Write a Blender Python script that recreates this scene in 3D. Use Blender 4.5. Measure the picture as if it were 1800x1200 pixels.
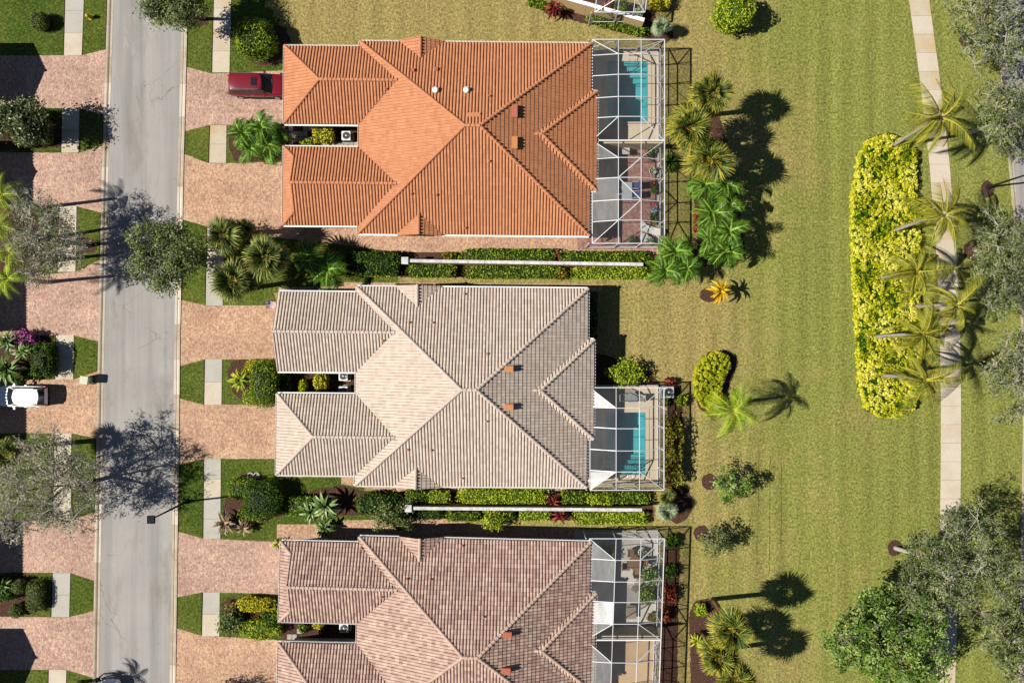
import bpy, bmesh, math, random
import numpy as np
from mathutils import Vector, Matrix

for o in list(bpy.data.objects): bpy.data.objects.remove(o)
SC = bpy.context.scene
COL = SC.collection
PI = math.pi
R = math.radians

# ------------------------------------------------------------------ camera, sky, sun, exposure
CAM_H = 70.0
cam = bpy.data.cameras.new('camera'); cam.sensor_width = 36.0; cam.lens = 28.0
cam.clip_start = 0.5; cam.clip_end = 2000.0
camo = bpy.data.objects.new('camera', cam); COL.objects.link(camo)
camo.location = (0, 0, CAM_H); camo.rotation_euler = (0, 0, 0)
SC.camera = camo

SUN_EL = R(45.0)
SHADOW_DIR = Vector((0.9927, 0.121, 0))            # the way shadows fall on the ground
W = bpy.data.worlds.new('World'); SC.world = W; W.use_nodes = True
wn = W.node_tree.nodes; wl = W.node_tree.links
sky = wn.new('ShaderNodeTexSky'); sky.sky_type = 'NISHITA'; sky.sun_disc = False
sky.sun_elevation = SUN_EL
sun_az = math.atan2(-SHADOW_DIR.x, -SHADOW_DIR.y)   # clockwise from +Y
sky.sun_rotation = sun_az
sky.air_density = 0.6; sky.dust_density = 0.1; sky.ozone_density = 2.0
wl.new(sky.outputs[0], wn['Background'].inputs[0]); wn['Background'].inputs[1].default_value = 0.05
sl = bpy.data.lights.new('sun', 'SUN'); sl.energy = 5.0; sl.angle = R(0.53); sl.color = (1.0, 0.945, 0.86)
slo = bpy.data.objects.new('sun', sl); COL.objects.link(slo)
ld = Vector((SHADOW_DIR.x * math.cos(SUN_EL), SHADOW_DIR.y * math.cos(SUN_EL), -math.sin(SUN_EL)))
slo.rotation_euler = ld.to_track_quat('-Z', 'Y').to_euler(); slo.location = (-60, -8, 60)
SC.view_settings.view_transform = 'Standard'; SC.view_settings.look = 'None'
SC.view_settings.exposure = 0.8; SC.view_settings.gamma = 1.0; SC.view_settings.use_curve_mapping = False
SC.render.engine = 'CYCLES'
SC.cycles.max_bounces = 6; SC.cycles.diffuse_bounces = 3; SC.cycles.glossy_bounces = 2
SC.cycles.transmission_bounces = 3; SC.cycles.transparent_max_bounces = 12
SC.cycles.use_denoising = True

# ------------------------------------------------------------------ measuring helpers
def G(px, py, h=0.0):                                # a photo pixel of a point h metres up -> plan position
    k = (1 - h / CAM_H) / 20.0
    return ((px - 900) * k, (600 - py) * k)
def S(r, g, b, k=0.55):                              # 8-bit colour of a sunlit surface -> base colour
    f = lambda c: (c / 12.92 if c <= 0.04045 else ((c + 0.055) / 1.055) ** 2.4)
    return (f(r / 255) * k, f(g / 255) * k, f(b / 255) * k, 1.0)
NP = np.random.RandomState(7)

# ------------------------------------------------------------------ object helpers
def tag(o, label=None, cat=None, group=None, kind=None):
    if label: o['label'] = label
    if cat: o['category'] = cat
    if group: o['group'] = group
    if kind: o['kind'] = kind
    return o
def link(o, parent=None):
    COL.objects.link(o)
    if parent is not None: o.parent = parent
    return o
def empty(name, loc=(0, 0, 0), rz=0.0, parent=None):
    o = bpy.data.objects.new(name, None); o.empty_display_size = 0.2
    o.location = loc; o.rotation_euler = (0, 0, rz)
    return link(o, parent)
def mesh_np(name, V, F, tint=None, smooth=False):
    V = np.asarray(V, dtype=np.float32); F = np.asarray(F, dtype=np.int32)
    me = bpy.data.meshes.new(name); k = F.shape[1]
    me.vertices.add(len(V)); me.vertices.foreach_set('co', V.ravel())
    me.loops.add(F.size); me.loops.foreach_set('vertex_index', F.ravel())
    me.polygons.add(len(F)); me.polygons.foreach_set('loop_start', np.arange(0, F.size, k, dtype=np.int32))
    me.update(calc_edges=True)
    me.polygons.foreach_set('use_smooth', np.full(len(F), bool(smooth)))
    if tint is not None:
        a = me.attributes.new('tint', 'FLOAT', 'FACE'); a.data.foreach_set('value', np.asarray(tint, dtype=np.float32))
    return me
def obj_np(name, V, F, mat, parent=None, tint=None, smooth=False):
    me = mesh_np(name, V, F, tint, smooth); me.materials.append(mat)
    return link(bpy.data.objects.new(name, me), parent)

class MB:
    """collects boxes, tubes, prisms into one mesh"""
    def __init__(s): s.v = []; s.f = []; s.t = []
    def add(s, V, F, t=0.5):
        n = len(s.v); s.v += [tuple(p) for p in V]; s.f += [tuple(i + n for i in f) for f in F]; s.t += [t] * len(F); return s
    def box(s, x0, x1, y0, y1, z0, z1, t=0.5):
        V = [(x, y, z) for z in (z0, z1) for y in (y0, y1) for x in (x0, x1)]
        return s.add(V, [(0, 2, 3, 1), (4, 5, 7, 6), (0, 1, 5, 4), (2, 6, 7, 3), (0, 4, 6, 2), (1, 3, 7, 5)], t)
    def bar(s, a, b, w, h, t=0.5):                   # a beam of w x h section between two points
        a = Vector(a); b = Vector(b); d = (b - a)
        if d.length < 1e-6: return s
        d.normalize(); up = Vector((0, 0, 1)) if abs(d.z) < 0.95 else Vector((0, 1, 0))
        r = d.cross(up).normalized() * w / 2; u = r.cross(d).normalized() * h / 2
        V = [a - r - u, a + r - u, a + r + u, a - r + u, b - r - u, b + r - u, b + r + u, b - r + u]
        return s.add(V, [(3, 2, 1, 0), (4, 5, 6, 7), (0, 1, 5, 4), (1, 2, 6, 5), (2, 3, 7, 6), (3, 0, 4, 7)], t)
    def tube(s, pts, rad, n=6, t=0.5, cap=True):
        pts = [Vector(p) for p in pts]
        if not hasattr(rad, '__len__'): rad = [rad] * len(pts)
        rings = []; ref = Vector((0.31, 0.87, 0.38)).normalized()
        for i, p in enumerate(pts):
            d = (pts[min(i + 1, len(pts) - 1)] - pts[max(i - 1, 0)]); d.normalize()
            a = d.cross(ref)
            if a.length < 0.1: a = d.cross(Vector((1, 0, 0)))
            a.normalize(); b = d.cross(a)
            rings.append([p + (a * math.cos(2 * PI * k / n) + b * math.sin(2 * PI * k / n)) * rad[i] for k in range(n)])
        V = [q for r in rings for q in r]; F = []
        for i in range(len(pts) - 1):
            for k in range(n):
                k2 = (k + 1) % n; F.append((i * n + k, i * n + k2, (i + 1) * n + k2, (i + 1) * n + k))
        if cap: F.append(tuple(range(n - 1, -1, -1))); F.append(tuple((len(pts) - 1) * n + k for k in range(n)))
        return s.add(V, F, t)
    def lathe(s, c, prof, n=16, t=0.5, sx=1, sy=1):   # prof: (radius, z)
        V = []; F = []
        for r, z in prof:
            V += [(c[0] + r * sx * math.cos(2 * PI * k / n), c[1] + r * sy * math.sin(2 * PI * k / n), c[2] + z) for k in range(n)]
        for i in range(len(prof) - 1):
            for k in range(n):
                k2 = (k + 1) % n; F.append((i * n + k, i * n + k2, (i + 1) * n + k2, (i + 1) * n + k))
        F.append(tuple(range(n - 1, -1, -1))); F.append(tuple((len(prof) - 1) * n + k for k in range(n)))
        return s.add(V, F, t)
    def prism(s, poly, z0, z1, t=0.5):
        n = len(poly); A = sum(poly[i][0] * poly[(i + 1) % n][1] - poly[(i + 1) % n][0] * poly[i][1] for i in range(n))
        if A < 0: poly = poly[::-1]
        V = [(x, y, z0) for x, y in poly] + [(x, y, z1) for x, y in poly]
        F = [tuple(range(n - 1, -1, -1)), tuple(range(n, 2 * n))] + [(i, (i + 1) % n, n + (i + 1) % n, n + i) for i in range(n)]
        return s.add(V, F, t)
    def build(s, name, mat, parent=None, smooth=False, bevel=0.0, loc=None):
        me = bpy.data.meshes.new(name); me.from_pydata([tuple(p) for p in s.v], [], s.f); me.update()
        a = me.attributes.new('tint', 'FLOAT', 'FACE'); a.data.foreach_set('value', np.array(s.t, dtype=np.float32))
        if bevel > 0:
            bm = bmesh.new(); bm.from_mesh(me)
            bmesh.ops.bevel(bm, geom=list(bm.edges), offset=bevel, segments=2, affect='EDGES', clamp_overlap=True)
            bm.to_mesh(me); bm.free()
        if smooth:
            me.polygons.foreach_set('use_smooth', np.ones(len(me.polygons), dtype=bool))
        me.materials.append(mat)
        o = bpy.data.objects.new(name, me)
        if loc: o.location = loc
        return link(o, parent)
def copy_tree(o, parent=None):
    c = o.copy(); COL.objects.link(c); c.parent = parent
    for ch in list(o.children): copy_tree(ch, c)
    return c

# ------------------------------------------------------------------ materials
class NT:
    def __init__(s, name):
        s.m = bpy.data.materials.new(name); s.m.use_nodes = True
        s.n = s.m.node_tree.nodes; s.l = s.m.node_tree.links
        s.p = s.n['Principled BSDF']; s.out = s.n['Material Output']
        s.tc = s.n.new('ShaderNodeTexCoord').outputs['Object']
    def set(s, sock, v):
        if hasattr(v, 'node'): s.l.new(v, sock)
        else: sock.default_value = v
    def noise(s, scale, detail=4, rough=0.6, vec=None, stretch=None, dist=0.0):
        v = vec if vec is not None else s.tc
        if stretch is not None:
            mp = s.n.new('ShaderNodeMapping'); s.l.new(v, mp.inputs[0]); mp.inputs['Scale'].default_value = stretch; v = mp.outputs[0]
        t = s.n.new('ShaderNodeTexNoise'); s.l.new(v, t.inputs['Vector'])
        t.inputs['Scale'].default_value = scale; t.inputs['Detail'].default_value = detail; t.inputs['Roughness'].default_value = rough
        t.inputs['Distortion'].default_value = dist
        return t.outputs['Fac']
    def vor(s, scale, out='Color', stretch=None):
        v = s.tc
        if stretch is not None:
            mp = s.n.new('ShaderNodeMapping'); s.l.new(v, mp.inputs[0]); mp.inputs['Scale'].default_value = stretch; v = mp.outputs[0]
        t = s.n.new('ShaderNodeTexVoronoi'); s.l.new(v, t.inputs['Vector']); t.inputs['Scale'].default_value = scale
        return t.outputs[out]
    def ramp(s, fac, stops, interp='LINEAR'):
        r = s.n.new('ShaderNodeValToRGB'); s.set(r.inputs[0], fac); e = r.color_ramp; e.interpolation = interp
        while len(e.elements) < len(stops): e.elements.new(0.5)
        for el, (p, c) in zip(e.elements, stops):
            el.position = p; el.color = c if len(c) == 4 else (*c, 1)
        return r.outputs[0]
    def mix(s, fac, a, b, mode='MIX'):
        m = s.n.new('ShaderNodeMix'); m.data_type = 'RGBA'; m.blend_type = mode
        s.set(m.inputs[0], fac); s.set(m.inputs[6], a); s.set(m.inputs[7], b); return m.outputs[2]
    def math(s, op, a, b=0.0, c=0.0):
        m = s.n.new('ShaderNodeMath'); m.operation = op; s.set(m.inputs[0], a); s.set(m.inputs[1], b); s.set(m.inputs[2], c); return m.outputs[0]
    def attr(s, name='tint'):
        a = s.n.new('ShaderNodeAttribute'); a.attribute_name = name; return a.outputs['Fac']
    def bump(s, h, strength=0.5, dist=0.05):
        b = s.n.new('ShaderNodeBump'); s.set(b.inputs['Height'], h); b.inputs['Strength'].default_value = strength; b.inputs['Distance'].default_value = dist
        s.l.new(b.outputs[0], s.p.inputs['Normal']); return s
    def fin(s, col, rough=0.8, spec=0.3, metal=0.0):
        s.set(s.p.inputs['Base Color'], col); s.set(s.p.inputs['Roughness'], rough)
        s.p.inputs['Specular IOR Level'].default_value = spec; s.p.inputs['Metallic'].default_value = metal; return s
g1 = lambda v: (v, v, v, 1)
def mul(c, k): return (c[0] * k, c[1] * k, c[2] * k, 1)

def simple(name, col, rough=0.6, spec=0.4, metal=0.0, var=0.12, scale=6.0):
    t = NT(name); n = t.noise(scale, 5)
    c = t.mix(1.0, col, t.ramp(n, [(0.3, g1(1 - var)), (0.7, g1(1 + var))]), 'MULTIPLY')
    return t.fin(c, rough, spec, metal).m
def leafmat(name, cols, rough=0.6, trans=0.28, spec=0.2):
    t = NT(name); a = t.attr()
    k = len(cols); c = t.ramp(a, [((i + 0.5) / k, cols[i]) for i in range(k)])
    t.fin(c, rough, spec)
    tr = t.n.new('ShaderNodeBsdfTranslucent'); t.l.new(c, tr.inputs[0])
    ms = t.n.new('ShaderNodeMixShader'); ms.inputs[0].default_value = trans
    t.l.new(t.p.outputs[0], ms.inputs[1]); t.l.new(tr.outputs[0], ms.inputs[2]); t.l.new(ms.outputs[0], t.out.inputs[0])
    return t.m
def tilemat(name, cols, patch):
    t = NT(name); a = t.attr()
    c = t.ramp(a, [(i / (len(cols) - 1), cols[i]) for i in range(len(cols))])
    c = t.mix(1.0, c, t.ramp(t.noise(1.2, 5), [(0.3, g1(1 - patch)), (0.7, g1(1 + patch))]), 'MULTIPLY')
    c = t.mix(1.0, c, t.ramp(t.noise(26, 3), [(0.3, g1(0.86)), (0.7, g1(1.1))]), 'MULTIPLY')
    c = t.mix(t.ramp(t.noise(0.45, 6, 0.7, dist=0.5), [(0.52, g1(0)), (0.8, g1(patch * 5))]), c, mul(cols[0], 0.62))
    return t.fin(c, 0.75, 0.25).m
def lawnmat(name, pal, dry, stripes=0.0, dryness=(0.42, 0.62), split=None):
    t = NT(name)
    fine = t.noise(5.0, 9, 0.82); mid = t.noise(1.1, 6, 0.7); big = t.noise(0.09, 4, 0.6)
    st = (0.36, 0.46, 0.54, 0.64)
    c1 = t.ramp(fine, list(zip(st, pal))); c2 = t.ramp(fine, list(zip(st, dry)))
    f = t.math('ADD', t.math('MULTIPLY', big, 0.68), t.math('MULTIPLY', mid, 0.32))
    if split is not None:                            # the mown common (east) is greener than the house plots
        sp = t.n.new('ShaderNodeSeparateXYZ'); t.l.new(t.tc, sp.inputs[0])
        e = t.math('MULTIPLY_ADD', sp.outputs[0], -1.0 / split[1], split[0] / split[1])
        f = t.math('ADD', f, t.math('MULTIPLY', t.math('MINIMUM', t.math('MAXIMUM', e, -1.0), 1.0), 0.125))
    c = t.mix(t.ramp(f, [(dryness[0], g1(0)), (dryness[1], g1(1))]), c1, c2)
    if stripes > 0:
        w = t.n.new('ShaderNodeTexWave'); t.l.new(t.tc, w.inputs['Vector']); w.bands_direction = 'X'; w.inputs['Scale'].default_value = 0.16
        w.inputs['Distortion'].default_value = 1.4; w.inputs['Detail'].default_value = 2; w.inputs['Detail Scale'].default_value = 0.25
        k = t.math('MULTIPLY', t.math('SUBTRACT', w.outputs['Fac'], 0.5), t.ramp(t.noise(0.07, 3), [(0.4, g1(0.2)), (0.6, g1(1))]))
        c = t.mix(1.0, c, t.ramp(t.math('ADD', k, 0.5), [(0.0, g1(1 - stripes)), (1.0, g1(1 + stripes))]), 'MULTIPLY')
        wv = t.noise(0.8, 4, 0.6, stretch=(1, 0.04, 1))
        c = t.mix(1.0, c, t.ramp(wv, [(0.35, g1(1 - stripes * 0.8)), (0.65, g1(1 + stripes * 0.8))]), 'MULTIPLY')
    c = t.mix(t.ramp(t.noise(0.33, 6, 0.7), [(0.6, g1(0)), (0.78, g1(0.5))]), c, mul(pal[1], 0.8))
    c = t.mix(t.ramp(t.noise(0.24, 6, 0.75, dist=0.6), [(0.58, g1(0)), (0.76, g1(0.7))]), c, mul(dry[2], 0.95))
    c = t.mix(1.0, c, t.ramp(t.noise(2.6, 5, 0.75), [(0.3, g1(0.76)), (0.7, g1(1.2))]), 'MULTIPLY')
    h = t.math('ADD', t.noise(9.0, 6, 0.8), t.math('MULTIPLY', t.noise(30.0, 2, 0.6), 0.5))
    t.fin(c, 0.9, 0.1).bump(h, 1.0, 0.09); return t.m
def pavermat(name, cols, bw=0.21, bh=0.105):
    t = NT(name)
    mp = t.n.new('ShaderNodeMapping'); t.l.new(t.tc, mp.inputs[0]); mp.inputs['Rotation'].default_value = (0, 0, PI / 2)
    b = t.n.new('ShaderNodeTexBrick'); t.l.new(mp.outputs[0], b.inputs['Vector'])
    b.inputs['Scale'].default_value = 1.0; b.inputs['Brick Width'].default_value = bw; b.inputs['Row Height'].default_value = bh
    b.inputs['Mortar Size'].default_value = 0.006; b.inputs['Bias'].default_value = 0.0
    b.inputs['Color1'].default_value = (0, 0, 0, 1); b.inputs['Color2'].default_value = (1, 1, 1, 1); b.inputs['Mortar'].default_value = g1(0.5)
    cell = t.vor(7.0, stretch=(1.0, 1.35, 1)); sp = t.n.new('ShaderNodeSeparateColor'); t.l.new(cell, sp.inputs[0])
    f = t.math('ADD', t.math('MULTIPLY', b.outputs['Color'], 0.5), t.math('MULTIPLY', sp.outputs[0], 0.5))
    c = t.ramp(f, [(0.05, cols[0]), (0.35, cols[1]), (0.65, cols[2]), (0.95, cols[3])])
    c = t.mix(t.math('MULTIPLY', b.outputs['Fac'], 0.55), c, mul(cols[0], 0.55))
    c = t.mix(1.0, c, t.ramp(t.noise(0.25, 4), [(0.3, g1(0.8)), (0.7, g1(1.14))]), 'MULTIPLY')
    c = t.mix(1.0, c, t.ramp(t.noise(0.7, 5, 0.7, stretch=(0.08, 1, 1)), [(0.3, g1(0.9)), (0.7, g1(1.08))]), 'MULTIPLY')
    c = t.mix(t.ramp(t.noise(0.5, 5, 0.7, stretch=(1, 0.4, 1)), [(0.6, g1(0)), (0.8, g1(0.35))]), c, S(196, 134, 82))
    t.fin(c, 0.85, 0.2).bump(t.math('SUBTRACT', 1.0, b.outputs['Fac']), 0.35, 0.01); return t.m
def concmat(name, base, stain, amt=0.5):
    t = NT(name)
    c = t.mix(t.ramp(t.noise(0.55, 6, 0.65), [(0.45, g1(0)), (0.72, g1(amt))]), base, stain)
    c = t.mix(1.0, c, t.ramp(t.noise(9, 6, 0.7), [(0.3, g1(0.9)), (0.7, g1(1.07))]), 'MULTIPLY')
    return t.fin(c, 0.85, 0.2).bump(t.noise(40, 3), 0.15, 0.01).m

M = {}
GR = lambda *c: [S(*x) for x in c]
M['lawn'] = lawnmat('lawn grass', GR((80, 90, 32), (136, 144, 64), (170, 174, 90), (208, 206, 126)),
                    GR((106, 90, 50), (166, 148, 86), (198, 180, 114), (230, 214, 150)), stripes=0.11, split=(21.0, 9.0))
M['turf'] = lawnmat('front lawn turf', GR((30, 46, 13), (66, 90, 26), (97, 118, 40), (136, 150, 66)),
                    GR((56, 66, 20), (98, 114, 40), (132, 140, 60), (166, 164, 88)), dryness=(0.44, 0.6))
M['mulch'] = (lambda t: t.fin(t.ramp(t.noise(9, 6, 0.8), [(0.3, S(44, 30, 24)), (0.5, S(92, 66, 54)), (0.68, S(140, 106, 88))]), 0.95, 0.1).bump(t.noise(14, 5, 0.8), 1.0, 0.08).m)(NT('bark mulch'))
M['track'] = simple('worn grass track', S(96, 92, 48), 0.95, 0.1, var=0.35, scale=5)
M['soil'] = simple('edging soil', S(66, 46, 36), 0.95, 0.1, var=0.3, scale=9)
M['paver'] = pavermat('brick pavers', GR((172, 128, 108), (207, 163, 136), (223, 184, 152), (246, 216, 168)))
M['paver_pink'] = pavermat('pinkish brick pavers', GR((168, 128, 116), (203, 163, 145), (219, 183, 162), (242, 216, 182)))
M['paver2'] = pavermat('lanai pavers', GR((128, 92, 86), (158, 116, 106), (178, 136, 122), (198, 160, 140)))
def asphalt():
    t = NT('street asphalt')
    c = t.mix(t.noise(0.35, 5, 0.6), S(168, 165, 161), S(196, 192, 186))
    c = t.mix(t.ramp(t.noise(0.55, 5, 0.6, stretch=(1.5, 0.05, 1)), [(0.42, g1(0)), (0.66, g1(0.75))]), c, S(150, 147, 144))
    c = t.mix(t.ramp(t.noise(0.24, 6, 0.72, stretch=(1.6, 0.5, 1)), [(0.54, g1(0)), (0.74, g1(0.8))]), c, S(138, 131, 118))
    c = t.mix(t.ramp(t.noise(0.4, 7, 0.8, stretch=(1.0, 0.25, 1), dist=0.8), [(0.62, g1(0)), (0.72, g1(0.6))]), c, S(206, 202, 196))
    c = t.mix(t.ramp(t.noise(1.6, 5, 0.75), [(0.64, g1(0)), (0.72, g1(0.6))]), c, S(128, 120, 108))
    v = t.n.new('ShaderNodeTexVoronoi'); v.feature = 'DISTANCE_TO_EDGE'; v.inputs['Scale'].default_value = 0.16
    nz = t.n.new('ShaderNodeTexNoise'); nz.inputs['Scale'].default_value = 1.2; nz.inputs['Detail'].default_value = 6; t.l.new(t.tc, nz.inputs['Vector'])
    ad = t.n.new('ShaderNodeVectorMath'); ad.operation = 'ADD'; t.l.new(t.tc, ad.inputs[0]); t.l.new(nz.outputs['Color'], ad.inputs[1]); t.l.new(ad.outputs[0], v.inputs['Vector'])
    crack = t.math('MULTIPLY', t.ramp(v.outputs['Distance'], [(0.0, g1(1)), (0.006, g1(0))]), t.ramp(t.noise(0.15, 3), [(0.5, g1(0)), (0.58, g1(0.5))]))
    c = t.mix(crack, c, S(92, 88, 84))
    c = t.mix(1.0, c, t.ramp(t.noise(20, 4, 0.85), [(0.3, g1(0.82)), (0.7, g1(1.15))]), 'MULTIPLY')
    return t.fin(c, 0.9, 0.2).bump(t.noise(45, 3), 0.3, 0.01).m
M['asphalt'] = asphalt()
M['walk'] = concmat('sidewalk concrete', S(226, 214, 194), S(206, 180, 140), 0.55)
M['walk2'] = concmat('stained sidewalk concrete', S(216, 204, 180), S(214, 174, 120), 0.8)
M['walk3'] = concmat('grey sidewalk concrete', S(204, 200, 188), S(180, 174, 156), 0.6)
M['kerb'] = concmat('kerb concrete', S(206, 194, 172), S(170, 142, 110), 0.75)
M['kerb2'] = concmat('pale kerb concrete', S(232, 222, 204), S(206, 180, 150), 0.5)
M['gutter_line'] = simple('kerb flow line', S(132, 104, 84), 0.9, 0.2, var=0.2)
M['deck'] = concmat('pool deck', S(222, 206, 180), S(206, 188, 160), 0.5)
M['deck2'] = concmat('tan pool deck', S(214, 184, 148), S(200, 168, 132), 0.5)
M['deck3'] = concmat('grey patio deck', S(206, 202, 192), S(190, 184, 172), 0.5)
M['stucco'] = simple('cream stucco', S(222, 200, 158), 0.9, 0.15, var=0.05, scale=20)
M['stucco2'] = simple('peach stucco', S(232, 200, 146), 0.9, 0.15, var=0.05, scale=20)
M['stuccow'] = simple('pale stucco', S(206, 204, 196), 0.9, 0.15, var=0.05, scale=20)
M['white'] = simple('white paint', (0.74, 0.74, 0.73, 1), 0.45, 0.4, var=0.05)
M['alu'] = simple('white aluminium', (0.5, 0.51, 0.53, 1), 0.4, 0.5, var=0.03)
M['cap'] = simple('painted wall cap', (0.42, 0.41, 0.4, 1), 0.8, 0.2, var=0.3, scale=2.5)
M['glass'] = simple('dark window glass', (0.012, 0.014, 0.018, 1), 0.06, 0.6, var=0.0)
M['black'] = simple('black metal', (0.012, 0.012, 0.013, 1), 0.85, 0.12, var=0.1)
M['dark'] = simple('dark rubber', (0.02, 0.02, 0.02, 1), 0.8, 0.2, var=0.1)
M['steel'] = simple('steel', (0.5, 0.5, 0.5, 1), 0.3, 0.5, 0.9, var=0.05)
M['acgrey'] = simple('enamelled metal', (0.55, 0.56, 0.56, 1), 0.5, 0.4, var=0.06)
M['acdark'] = simple('fan grille', (0.03, 0.03, 0.032, 1), 0.6, 0.3, var=0.1)
M['stone'] = concmat('stepping stone', S(196, 190, 178), S(160, 150, 136), 0.6)
M['tile1'] = tilemat('terracotta roof tiles', GR((208, 139, 97), (216, 148, 104), (218, 150, 106), (224, 157, 113)), 0.03)
M['tile2'] = tilemat('cream roof tiles', GR((214, 194, 176), (222, 204, 187), (227, 210, 193), (234, 218, 201)), 0.05)
M['tile3'] = tilemat('pink blend roof tiles', GR((184, 148, 134), (204, 171, 155), (214, 182, 165), (230, 202, 182)), 0.05)
M['tile_left'] = tilemat('brown roof tiles', GR((150, 120, 100), (170, 140, 120)), 0.05)
M['cap1'] = tilemat('terracotta ridge tiles', GR((212, 138, 96), (222, 150, 106)), 0.05)
M['cap2'] = tilemat('cream ridge tiles', GR((214, 194, 178), (228, 210, 194)), 0.05)
M['cap3'] = tilemat('pink ridge tiles', GR((206, 176, 158), (222, 194, 174)), 0.05)
M['under'] = simple('roof underlay', S(70, 52, 44), 0.95, 0.1, var=0.1)
M['ventorange'] = simple('orange vent paint', S(214, 144, 88), 0.6, 0.3, var=0.05)
M['ventred'] = simple('red brown vent paint', S(196, 112, 84), 0.6, 0.3, var=0.05)
def screenmat(name, op, grey, gl=0.1):
    t = NT(name); t.fin(g1(grey), 0.5, 0.5)
    tr = t.n.new('ShaderNodeBsdfTransparent'); ms = t.n.new('ShaderNodeMixShader')
    h = t.ramp(t.noise(1.1, 5, 0.7, stretch=(1, 0.35, 1)), [(0.35, g1(op * 0.75)), (0.65, g1(op * 1.25))])
    t.set(ms.inputs[0], h); t.l.new(tr.outputs[0], ms.inputs[1]); t.l.new(t.p.outputs[0], ms.inputs[2]); t.l.new(ms.outputs[0], t.out.inputs[0]); return t.m
M['screen'] = screenmat('insect screen', 0.11, 0.14)
M['screen_wall'] = screenmat('wall insect screen', 0.36, 0.07)
M['screen_sheen'] = screenmat('pale painted sheen insect screen', 0.3, 0.3)  # sun sheen on the sloped bays, put into colour and opacity
M['screen_sheen_white'] = screenmat('white painted sheen insect screen', 0.5, 0.55)  # stronger sun sheen on a few bays, painted as whiter, denser mesh
def watermat():
    t = NT('pool water'); t.p.inputs['Base Color'].default_value = g1(1)
    tr = t.n.new('ShaderNodeBsdfTransparent'); tr.inputs[0].default_value = (0.42, 0.84, 0.87, 1)
    gl = t.n.new('ShaderNodeBsdfGlossy'); gl.inputs['Roughness'].default_value = 0.03
    b = t.n.new('ShaderNodeBump'); t.l.new(t.noise(3.0, 3), b.inputs['Height']); b.inputs['Strength'].default_value = 0.12; b.inputs['Distance'].default_value = 0.05
    t.l.new(b.outputs[0], gl.inputs['Normal'])
    ms = t.n.new('ShaderNodeMixShader'); ms.inputs[0].default_value = 0.04
    t.l.new(tr.outputs[0], ms.inputs[1]); t.l.new(gl.outputs[0], ms.inputs[2]); t.l.new(ms.outputs[0], t.out.inputs[0]); return t.m
M['water'] = watermat()
M['plaster'] = simple('pool plaster', (0.24, 0.36, 0.37, 1), 0.8, 0.2, var=0.05, scale=2)
M['pooltile'] = simple('pool waterline tile', (0.1, 0.2, 0.3, 1), 0.3, 0.5, var=0.2, scale=20)
# foliage
LM = lambda n, *c, **k: leafmat(n, [S(*x, 0.74) for x in c], **k)
M['hedge'] = LM('hedge leaves', (36, 58, 10), (84, 114, 18), (128, 154, 30), (168, 186, 56))
M['hedge_lime'] = LM('lime hedge leaves', (70, 92, 14), (136, 160, 26), (176, 196, 44), (206, 214, 72))
M['hedge_dark'] = LM('dark hedge leaves', (20, 38, 8), (50, 80, 16), (80, 114, 26), (112, 144, 44))
M['box_olive'] = LM('olive topiary leaves', (44, 56, 18), (88, 106, 40), (120, 134, 58), (150, 160, 84))
M['gold'] = LM('golden shrub leaves', (96, 110, 10), (180, 176, 24), (226, 212, 36), (246, 232, 84))
M['goldbed'] = LM('golden bed leaves', (46, 84, 6), (128, 152, 14), (196, 194, 22), (216, 212, 40), (236, 230, 100))
M['kidney'] = LM('chartreuse hedge leaves', (92, 104, 8), (150, 158, 12), (178, 182, 18), (204, 204, 40))
M['oak'] = LM('oak leaves', (44, 58, 22), (82, 100, 42), (116, 134, 66), (160, 170, 110), rough=0.4)
M['oakgreen'] = LM('fresh green tree leaves', (44, 72, 16), (84, 118, 34), (124, 156, 60), (170, 190, 110), rough=0.4)
M['grey'] = LM('grey green tree leaves', (78, 84, 54), (124, 128, 92), (162, 164, 130), (208, 206, 180), rough=0.45)
M['greyg'] = LM('sage tree leaves', (44, 60, 20), (86, 102, 42), (122, 136, 70), (176, 180, 126), rough=0.45)
M['darkglossy'] = LM('glossy dark leaves', (22, 34, 12), (52, 68, 26), (94, 108, 56), (176, 182, 140), rough=0.3)
M['fan'] = LM('fan palm leaves', (30, 48, 14), (66, 86, 32), (104, 122, 52), (152, 152, 76), (180, 168, 84), trans=0.2)
M['fanyel'] = LM('yellowing fan palm leaves', (34, 52, 14), (74, 92, 32), (112, 126, 52), (168, 156, 52), (206, 184, 56), trans=0.2)
M['pinn'] = LM('glossy palm leaflets', (26, 54, 10), (60, 102, 20), (92, 134, 34), (140, 170, 66), rough=0.42, trans=0.2)
M['coco'] = LM('coconut palm leaflets', (50, 66, 14), (98, 110, 28), (146, 148, 44), (200, 182, 66), trans=0.25)
M['queen'] = LM('queen palm leaflets', (70, 104, 16), (120, 158, 30), (168, 190, 48), (214, 214, 80), trans=0.25)
M['silver'] = LM('silver palm leaves', (84, 104, 76), (124, 144, 106), (160, 174, 132), (196, 204, 166), trans=0.15)
M['agave'] = LM('strap leaves', (48, 76, 30), (92, 122, 56), (140, 162, 96), (190, 200, 150), rough=0.35, trans=0.15)
M['lime_strap'] = LM('lime strap leaves', (92, 116, 14), (150, 166, 30), (190, 194, 50), (222, 214, 80), trans=0.2)
M['redleaf'] = LM('burgundy leaves', (60, 16, 16), (110, 34, 28), (150, 62, 44), (204, 120, 84), trans=0.2)
M['redgreen'] = LM('red and green croton leaves', (96, 20, 20), (70, 84, 20), (130, 140, 36), (178, 170, 50), trans=0.2)
M['ti_yellow'] = LM('yellow ti leaves', (170, 120, 10), (220, 176, 16), (240, 204, 30), (250, 226, 90), trans=0.25)
M['pink'] = LM('magenta flowers', (70, 90, 30), (150, 60, 130), (196, 70, 176), (214, 120, 190), trans=0.2)
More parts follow.
